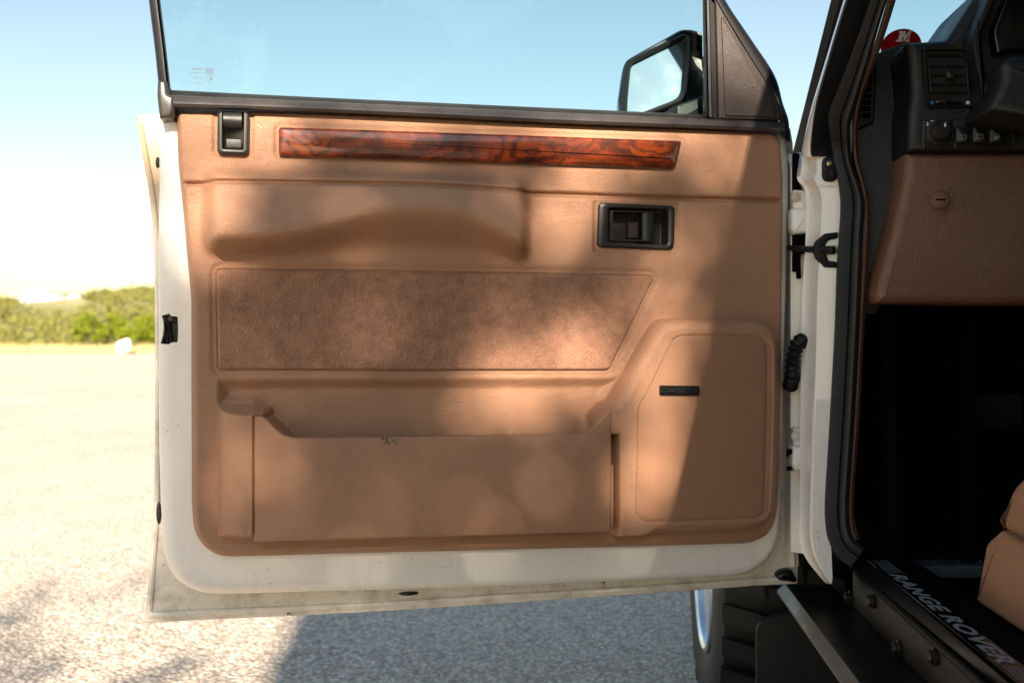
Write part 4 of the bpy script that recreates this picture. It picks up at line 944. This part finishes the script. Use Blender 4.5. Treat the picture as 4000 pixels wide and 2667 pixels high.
mesh('fastener_slot', [k3(x, y, .0068) for x, y in ((-.007, -.001), (.007, -.0012), (.007, .0012), (-.007, .0012))], [(0, 1, 2, 3)], M['void'], KN, smooth=False)

def yring(name, outer, inner, prof, mat, parent, floor=True):
    """ring on the dash face; prof z = metres towards the camera from AD."""
    o_ = [(lambda q: (q[0], q[2]))(CY(x, y, AD)) for x, y in outer]; i_ = [(lambda q: (q[0], q[2]))(CY(x, y, AD)) for x, y in inner]
    Vv, Fc = ring_data(o_, i_, prof)
    if floor: Fc.append(tuple((len(prof) - 1) * len(o_) + i for i in range(len(o_))))
    return mesh(name, [(x, AD - d, z) for x, z, d in Vv], Fc, mat, parent)
def ypr(name, px, d0, d1, r, mat, parent, n=2): return yprism(name, px, AD - d0, AD - d1, r, mat, parent, n)
yring('vent_bezel', rp([(3594, 192), (3785, 192), (3802, 300), (3815, 424), (3612, 424), (3602, 330)], [14, 26, 0, 30, 10, 0], 5), rp([(3608, 202), (3773, 202), (3788, 300), (3798, 416), (3622, 416), (3615, 330)], [10, 20, 0, 24, 8, 0], 5), [(0, -.002), (.0, .006), (.3, .0105), (.8, .010), (1, .006), (1, .001)], M['plastic'], DASH)
gx0, gx1, gy0, gy1 = 3616, 3776, 221, 367
yring('vent_frame', rp([(3613, 219), (3766, 219), (3779, 368), (3628, 368)], 8, 3), rp([(3619, 224), (3762, 224), (3773, 363), (3633, 363)], 6, 3), [(0, .001), (0, .008), (.5, .009), (1, .008), (1, .001)], M['plastic'], DASH, False)
for yy in (256, 292, 328):
    k = (yy - 219) / 149; ypr('vent_slat', [(3615 + 14 * k, yy - 2), (3767 + 13 * k, yy - 2), (3767 + 13 * k, yy + 2), (3615 + 14 * k, yy + 2)], .001, .0085, .0005, M['plastic'], DASH, 1)
for row in range(4):
    for j in range(3):
        y0 = 224 + row * 36; x0 = 3616 + (y0 - 219) / 149 * 14 + 38 * (j + 1)
        ypr('vent_fin', [(x0 - 1.5, y0), (x0 + 1.5, y0), (x0 + 5, y0 + 33), (x0 + 2, y0 + 33)], .001, .005, .0003, M['plastic'], DASH, 1)
ypr('vent_tab', rp([(3697, 274), (3733, 276), (3733, 308), (3699, 306)], 8, 3), .002, .017, .003, M['plastic'], DASH)
ypr('vent_slider', rp([(3658, 395), (3690, 390), (3691, 398), (3660, 404)], 3, 2), .001, .014, .001, M['steel'], DASH)
ypr('slider_slot', rp([(3696, 398), (3758, 398), (3758, 410), (3696, 410)], 4, 2), .001, .003, .0005, M['void'], DASH)
for x, mm in ((3640, 'blue'), (3780, 'white')):
    cc = CY(x, 403, AD - .003); lathe('vent_dot', [(.0026, 0), (.0026, .0015), (.0018, .0022), (0, .0023)], M[mm], DASH, 14, lambda a_, b_, z, cc=cc: (cc[0] + a_, cc[1] - z, cc[2] + b_))
# mirror adjuster and the three push buttons
ypr('mirror_switch', rp([(3603, 467), (3720, 467), (3720, 583), (3603, 583)], 6, 3), .0, .006, .002, M['plastic'], DASH)
ypr('switch_pod', rp([(3726, 467), (3952, 467), (3952, 583), (3726, 583)], 6, 3), .0, .004, .002, M['plastic'], DASH)
ck = CY(3667, 518, AD - .006)
def kk(x, y, z): return (ck[0] + x, ck[1] - z, ck[2] + y)
lathe('switch_knob', [(.0185, 0), (.0175, .002), (.0148, .0025), (.0138, .004), (.0125, .016), (.011, .018), (0, .0185)], M['plastic'], DASH, 28, kk)
mesh('knob_pointer', [kk(x, y, .0188) for x, y in ((.0015, .004), (.0038, .004), (.0038, .0095), (.0015, .0095))], [(0, 1, 2, 3)], M['white'], DASH, smooth=False)
OF = lambda px, py, off: CY(px, py, AD - off)
text_on('switch_lettering', 'MIRROR', quadmap(OF, (3636, 470), (3688, 470), (3688, 477), (3636, 477), .0066), M['white'], DASH, offset=.02)
text_on('switch_lettering', 'L', quadmap(OF, (3621, 476), (3629, 476), (3629, 483), (3621, 483), .0066), M['white'], DASH, offset=.02)
text_on('switch_lettering', 'R', quadmap(OF, (3696, 476), (3704, 476), (3704, 483), (3696, 483), .0066), M['white'], DASH, offset=.02)
for q in ([(3620, 485), (3630, 485), (3621, 494)], [(3694, 485), (3704, 485), (3703, 494)]):
    mesh('switch_arrow', [OF(x, y, .0066) for x, y in q], [(0, 1, 2)], M['white'], DASH, smooth=False)
for i, x0 in enumerate((3734, 3800, 3866)):
    b = ypr('push_button', rp([(x0, 494), (x0 + 54, 494), (x0 + 54, 560), (x0, 560)], 7, 3), .003, .010, .003, M['plastic'], DASH)
    cxp = x0 + 28; cyp = 535; prt = []
    def ln(p, q, wd=1.6):
        l = math.hypot(q[0] - p[0], q[1] - p[1]); a_, b_ = -(q[1] - p[1]) / l * wd / 2, (q[0] - p[0]) / l * wd / 2
        prt.append(([OF(p[0] + a_, p[1] + b_, .0104), OF(q[0] + a_, q[1] + b_, .0104), OF(q[0] - a_, q[1] - b_, .0104), OF(p[0] - a_, p[1] - b_, .0104)], [(0, 1, 2, 3)]))
    if i < 2:
        for p, q in (((-13, -7), (13, -7)), ((13, -7), (13, 7)), ((13, 7), (-13, 7)), ((-13, 7), (-13, -7))): ln((cxp + p[0], cyp + p[1]), (cxp + q[0], cyp + q[1]))
        if i == 0: ln((cxp - 6, cyp - 1), (cxp - 1, cyp + 12))
        else:
            for t in (-8, 0, 8): ln((cxp + t, cyp - 11), (cxp + t + 2, cyp - 9))
    else:
        for p, q in (((-9, 10), (-9, -10)), ((-9, -10), (2, -10)), ((2, -10), (2, 10)), ((2, -4), (7, -3)), ((7, -3), (8, 7)), ((8, 7), (11, 6)), ((11, 6), (9, -6)), ((9, -6), (5, -10))): ln((cxp + p[0], cyp + p[1]), (cxp + q[0], cyp + q[1]))
        for t in range(6): ln((cxp - 9, cyp + t * 2), (cxp + 2, cyp + t * 2), 2)
    Vq, Fq = join_data(prt); mesh('button_symbol', Vq, Fq, M['letter'], b, smooth=False, recalc=False)
ypr('trim_rib', rp([(3958, 462), (3964, 462), (3964, 575), (3958, 575)], 2, 2), .0, .010, .002, M['plastic'], DASH)
# instrument binnacle and column shroud
yprism('instrument_cluster', rp([(3925, 0), (3878, 119), (3894, 212), (3960, 196), (4700, 190), (4700, -130), (3990, -130)], [0, 20, 10, 10, 20, 20, 20], 4), AD, AD - .02, .004, M['gloss'], DASH)
yprism('binnacle_hood', rp([(3905, -90), (3884, 0), (3830, 130), (3828, 200), (3852, 308), (3860, 420), (3846, 420), (3832, 310), (3806, 200), (3808, 120), (3860, 0), (3885, -90)], 8, 3), AD, AD - .045, .006, M['dash'], DASH)
yprism('column_shroud', rp([(3914, 245), (3957, 214), (4300, 205), (4600, 260), (4600, 560), (3866, 430), (3918, 308)], [16, 16, 30, 30, 30, 10, 8], 4), AD, AD - .10, .012, M['dash'], DASH)
# side demist vent on the end of the dash
SV = [(3397, 245), (3424, 240), (3418, 478), (3360, 498), (3350, 492)]
sv_o = rp([(3396, 240), (3427, 240), (3417, 478), (3350, 505), (3347, 496)], [6, 8, 10, 10, 6], 4)
yprism('side_vent', sv_o, -.02, -.045, .004, M['plastic'], DASH)
for i in range(8):
    k = i / 7; y = 272 + 178 * k; x0 = 3391 - 24 * k; x1 = 3409 - 8 * k
    yprism('side_vent_slot', rp([(x0 + 2, y - 9), (x1 + 1, y - 9), (x1 - 1, y + 11), (x0 - 2, y + 11)], 2, 2), -.044, -.0468, .0004, M['void'], DASH, 1)
# steering wheel (beyond the right edge of the picture)
cw = Vector((.47, -.36, 1.04)); rx_ = Vector((1, 0, 0)); ry_ = Vector((0, -.42, .9)).normalized()
SWH = tube('steering_wheel', [cw + rx_ * .185 * math.cos(t) + ry_ * .185 * math.sin(t) for t in np.linspace(0, 2 * math.pi, 40, endpoint=False)], .013, M['dash'], CAR, 10, True)
tube('spoke', [cw - rx_ * .175, cw, cw + rx_ * .175], .016, M['dash'], SWH, 8); tube('column', [cw, cw + Vector((0, .25, -.12))], .035, M['dash'], SWH, 10)

# ---- seat
sb = .19
seatp = rp([(3806, 2352), (3848, 2114), (3902, 2066), (4000, 2118), (4700, 2480), (4700, 2950)], [20, 16, 10, 0, 5, 5], 4)
sp_ = [(lambda q: (q[1], q[2]))(CX(x, y, sb)) for x, y in seatp]
V, Fc = prism_data(sp_, [(.01, -.66)] + bev(-.64, -sb, .010, 5), lambda a, z, d: (-d, a, z)); SEAT = mesh('driver_seat', V, Fc, M['seat'], CAR, angle=60)
cush = rp([(3897, 2064), (3908, 2010), (3924, 1955), (3950, 1885), (4010, 1838), (4700, 1760), (4700, 2490), (4000, 2126)], [12, 0, 0, 40, 60, 10, 10, 0], 5)
V, Fc = prism_data([(lambda q: (q[1], q[2]))(CX(x, y, sb + .006)) for x, y in cush], [(.02, -.66)] + bev(-.64, -sb - .006, .016, 6), lambda a, z, d: (-d, a, z)); mesh('seat_cushion', V, Fc, M['seat'], SEAT, angle=60)
tube('seat_seam', [CX(x, y, sb - .002) for x, y in cr([(3925, 2074), (3950, 2088), (4000, 2112), (4100, 2160)], 4)], .0016, M['tan_dash'], SEAT, 6)
V, Fc = prism_data(rp([(-.92, 1.05), (-.80, 1.05), (-1.02, 1.62), (-1.14, 1.60)], .04, 4), [(.02, -.66)] + bev(-.64, -.22, .03, 5), lambda a, z, d: (-d, a, z)); mesh('seat_back', V, Fc, M['seat'], SEAT)
box('seat_base', (.23, -1.0, .525), (.62, -.42, .66), M['void'], CAR, .01)
V, Fc = prism_data(rp([(-1.0, .80), (-.42, .80), (-.42, .66), (-1.0, .66)], .03, 3), [(0, -1.56), (0, -1.06)], lambda a, z, d: (-d, a, z)); mesh('passenger_seat', V, Fc, M['seat'], CAR)

# ---- sill, tread plate, rocker, side step
zs = HC - .34
V, Fc = prism_data([(.100, HC - .362), (.106, HC - .352), (.113, zs), (.137, zs + .001), (.19, zs - .004), (.19, .44), (.10, .44)], [(0, 2.9), (0, .02)], lambda b, z, d: (b, -d, z)); SILL = mesh('door_sill', V, Fc, M['void'], CAR, angle=20)
ribbon('sill_lip', lambda x, y, o: CZ(x, y, zs - .012 + o), [(3290, 2186), (3330, 2223), (3546, 2395), (3814, 2612), (4300, 3005)], [(3322, 2124), (3345, 2145), (3493, 2278), (3770, 2519), (4250, 2940)], [(0, -.010), (.1, .0), (.5, .006), (.9, .011), (1, .012)], .02, M['board'], CAR)
V, Fc = prism_data([(.1085, -.02), (.1365, -.02), (.1365, -.95), (.1085, -.95)], [(0, zs + .001), (0, zs + .003)], lambda b, a, z: (b, a, z)); TP = mesh('tread_plate', V, Fc, M['gloss'], SILL, smooth=False)
zt = zs + .0036; a_start, a_end = CZ(3479, 2250, zs)[1], CZ(3990, 2606, zs)[1]
def trd(s, t): return (.1125 + t * .021, a_start + (a_end - a_start) * s, zt)
Vt, Ft, _ = text_data('RANGE ROVER', offset=.038, shear=.22, spacing=1.08); mesh('tread_lettering', [trd(a_, b_) for a_, b_ in Vt], Ft, M['letter'], SILL, smooth=False, recalc=False)
for k in range(6):
    b_ = .1135 + k * .0042
    mesh('tread_line', [(b_, -.025, zt), (b_ + .0012, -.025, zt), (b_ + .0012, a_start + .006, zt), (b_, a_start + .006, zt)], [(0, 1, 2, 3)], M['letter'], SILL, smooth=False)
    mesh('tread_line', [(b_, a_end - .006, zt), (b_ + .0012, a_end - .006, zt), (b_ + .0012, a_end - .2, zt), (b_, a_end - .2, zt)], [(0, 1, 2, 3)], M['letter'], SILL, smooth=False)
V, Fc = prism_data([(.1005, HC - .425), (.1005, HC - .3625), (.096, HC - .366), (.096, HC - .43)], [(0, 2.9), (0, -.02)], lambda b, z, d: (b, -d, z)); RK = mesh('rocker_panel', V, Fc, M['rocker'], CAR, smooth=False)
tube('rocker_edge_rubber', [(.097, .0, HC - .3605), (.097, -2.8, HC - .3605)], .005, M['rubber'], RK, 8)
for x, y in ((3322, 2332), (3412, 2347), (3513, 2530), (3653, 2563)):
    cb = CX(x, y, .095); lathe('rocker_bolt', [(.0105, 0), (.0105, .003), (.0085, .0035), (.0085, .0075), (.006, .0095), (0, .0098)], M['boltsteel'], RK, 18, lambda p, q_, z, cb=cb: (cb[0] - z, cb[1] + p, cb[2] + q_))
stp = rp([(.004, .463), (.004, .468), (.0155, .480), (.094, .480), (.094, .43), (.05, .44)], [.001, .002, .003, .002, .002, .01], 3)
V, Fc = prism_data(stp, [(0, 2.4), (0, -.16)], lambda b, z, d: (b, -d, z)); STEP = mesh('side_step', V, Fc, M['board'], CAR, angle=30)
V, Fc = prism_data([(.0022, .464), (.0022, .4682), (.0148, .4808), (.0165, .4806), (.006, .466)], [(0, 2.4), (0, -.16)], lambda b, z, d: (b, -d, z)); mesh('step_edge_sheen', V, Fc, M['edge_sheen'], STEP, angle=20)  # lighter strip painted for bright ground reflected in the black step

# ---- wheel behind the door, mud flap
def wfn(x, y, z): return (-.062 + (-z), wheel_a + x, wheel_z + y)
Rr_ = wheel_r
prof = [(.20, -.25), (.30, -.262), (.345, -.252), (.362, -.225), (.366, -.16), (.366, -.09), (.364, -.03), (.358, -.004), (.345, .004), (.31, .010), (.26, .010), (.225, .004), (.205, -.004), (.198, -.012)]
WH = lathe('front_wheel', [(r * Rr_ / .39, h) for r, h in prof], M['tyre'], CAR, 64, wfn)
lug = []
for k in range(34):
    t0 = 2 * math.pi * k / 34
    for (z0, z1, dt, w2) in ((.004, -.075, 0, .060), (-.085, -.150, .09, .055), (-.16, -.23, .0, .060)):
        Vq = []
        for rr in (.372, .392):
            for z_, s_ in ((z0, 0), (z1, .05)):
                for e in (0, w2 + .04):
                    t = t0 + dt + s_ + e; r2 = rr * Rr_ / .39 - (.012 if (z_ > -.02 and rr > .38) else 0); Vq.append(wfn(r2 * math.cos(t), r2 * math.sin(t), z_))
        lug.append((Vq, [(0, 1, 3, 2), (4, 6, 7, 5), (0, 4, 5, 1), (2, 3, 7, 6), (0, 2, 6, 4), (1, 5, 7, 3)]))
V, Fc = join_data(lug); o = mesh('tread_block', V, Fc, M['tyre'], WH, smooth=False); o['kind'] = 'stuff'
lathe('rim', [(.200, -.010), (.203, .004), (.196, .008), (.188, .002), (.180, -.03), (.170, -.05), (.08, -.03), (.06, -.01), (.05, .02), (0, .022)], M['alloy'], WH, 48, wfn)
MF = yprism('mud_flap', rp([(2955, 2700), (2955, 2450), (2985, 2420), (3110, 2378), (3500, 2330), (3500, 2900), (2960, 2900)], [0, 20, 20, 0, 0, 0, 0], 4), .31, .295, .002, M['rubber'], CAR)
V, Fc = prism_data(rp([(.06, .25), (1.45, .25), (1.45, 1.1), (.06, 1.1)], .02, 2), [(0, -.30), (0, -.28)], lambda a, z, d: (-d, a, z)); mesh('inner_wing', V, Fc, M['void'], CAR)
box('chassis', (.30, -2.6, .36), (1.45, 1.4, .48), M['void'], CAR, .02)
for (bb, aa) in ((-.062, -1.80), (1.54, -1.80), (1.54, .76)):
    w_ = dup(WH, CAR, (bb + .062, aa - wheel_a, 0))
    for ch in WH.children: dup(ch, w_)

# ---- rubber floor mat and pedals
mz = HC - .355
mp_ = [(lambda q: (q[0], q[1]))(CZ(x, y, mz)) for x, y in rp([(3480, 2120), (3560, 2206), (3830, 2206), (4100, 2206), (4100, 1960), (3470, 1960)], [20, 50, 0, 10, 10, 10], 5)]
V, Fc = prism_data(mp_, [(0, .527), (0, mz - .002), (.003, mz)], lambda x, y, z: (x, y, z))
FM = mesh('floor_mat', [tuple(np.array(v)) for v in V], Fc, M['mat_rubber'])
FM.parent = None; FM.matrix_world = Matrix.Translation((ORG[0], ORG[1], 0)) @ Matrix.Rotation(-cth, 4, 'Z'); tag(FM, 'black rubber floor mat with raised dimples in the driver footwell', 'floor mat')
me_ = rp([(3480, 2120), (3560, 2206), (3830, 2206), (4100, 2206)], 0); ed_ = cr([(3500, 2150), (3530, 2180), (3575, 2203), (3640, 2207), (3830, 2207), (4080, 2207)], 5)
V = []
for x, y in ed_:
    q = CZ(x, y, mz); V += [(q[0], q[1] - .001, mz - .001), (q[0], q[1] - .004, mz - .004), (q[0], q[1] - .005, mz - .018)]
mesh('mat_edge_sheen', V, [(3 * i + j, 3 * i + j + 1, 3 * i + j + 4, 3 * i + j + 3) for i in range(len(ed_) - 1) for j in (0, 1)], M['edge_sheen'], FM)  # grey strip painted for the sheen on the mat's near edge
dm = []
xs_ = [p[0] for p in mp_]; ys_ = [p[1] for p in mp_]
for i in range(26):
    for j in range(26):
        x = min(xs_) + .02 + i * .017 + (j % 2) * .0085; y = min(ys_) + .015 + j * .017
        if x > max(xs_) - .01 or y > max(ys_) - .01 or sdpoly(np.array([x]), np.array([y]), mp_)[0] < .012: continue
        dm.append(([(x - .004, y, mz - .001), (x, y - .003, mz - .001), (x + .004, y, mz - .001), (x, y + .003, mz - .001), (x, y, mz + .0035)], [(0, 1, 4), (1, 2, 4), (2, 3, 4), (3, 0, 4)]))
if dm:
    V, Fc = join_data(dm); o = mesh('mat_dimple', V, Fc, M['mat_rubber'], FM, smooth=False); o['kind'] = 'stuff'
for x0 in (3762, 4080):
    pd = yprism('pedal', rp([(x0, 1545), (x0 + 240, 1545), (x0 + 240, 1690), (x0 + 30, 1680)], 12, 3), .16, .13, .006, M['rubber'], CAR)
    for k in range(4): yprism('pedal_rib', [(x0 + 14 + k * 4, 1574 + k * 28), (x0 + 232, 1574 + k * 28), (x0 + 232, 1580 + k * 28), (x0 + 15 + k * 4, 1580 + k * 28)], .131, .127, .001, M['rubber'], pd, 1)
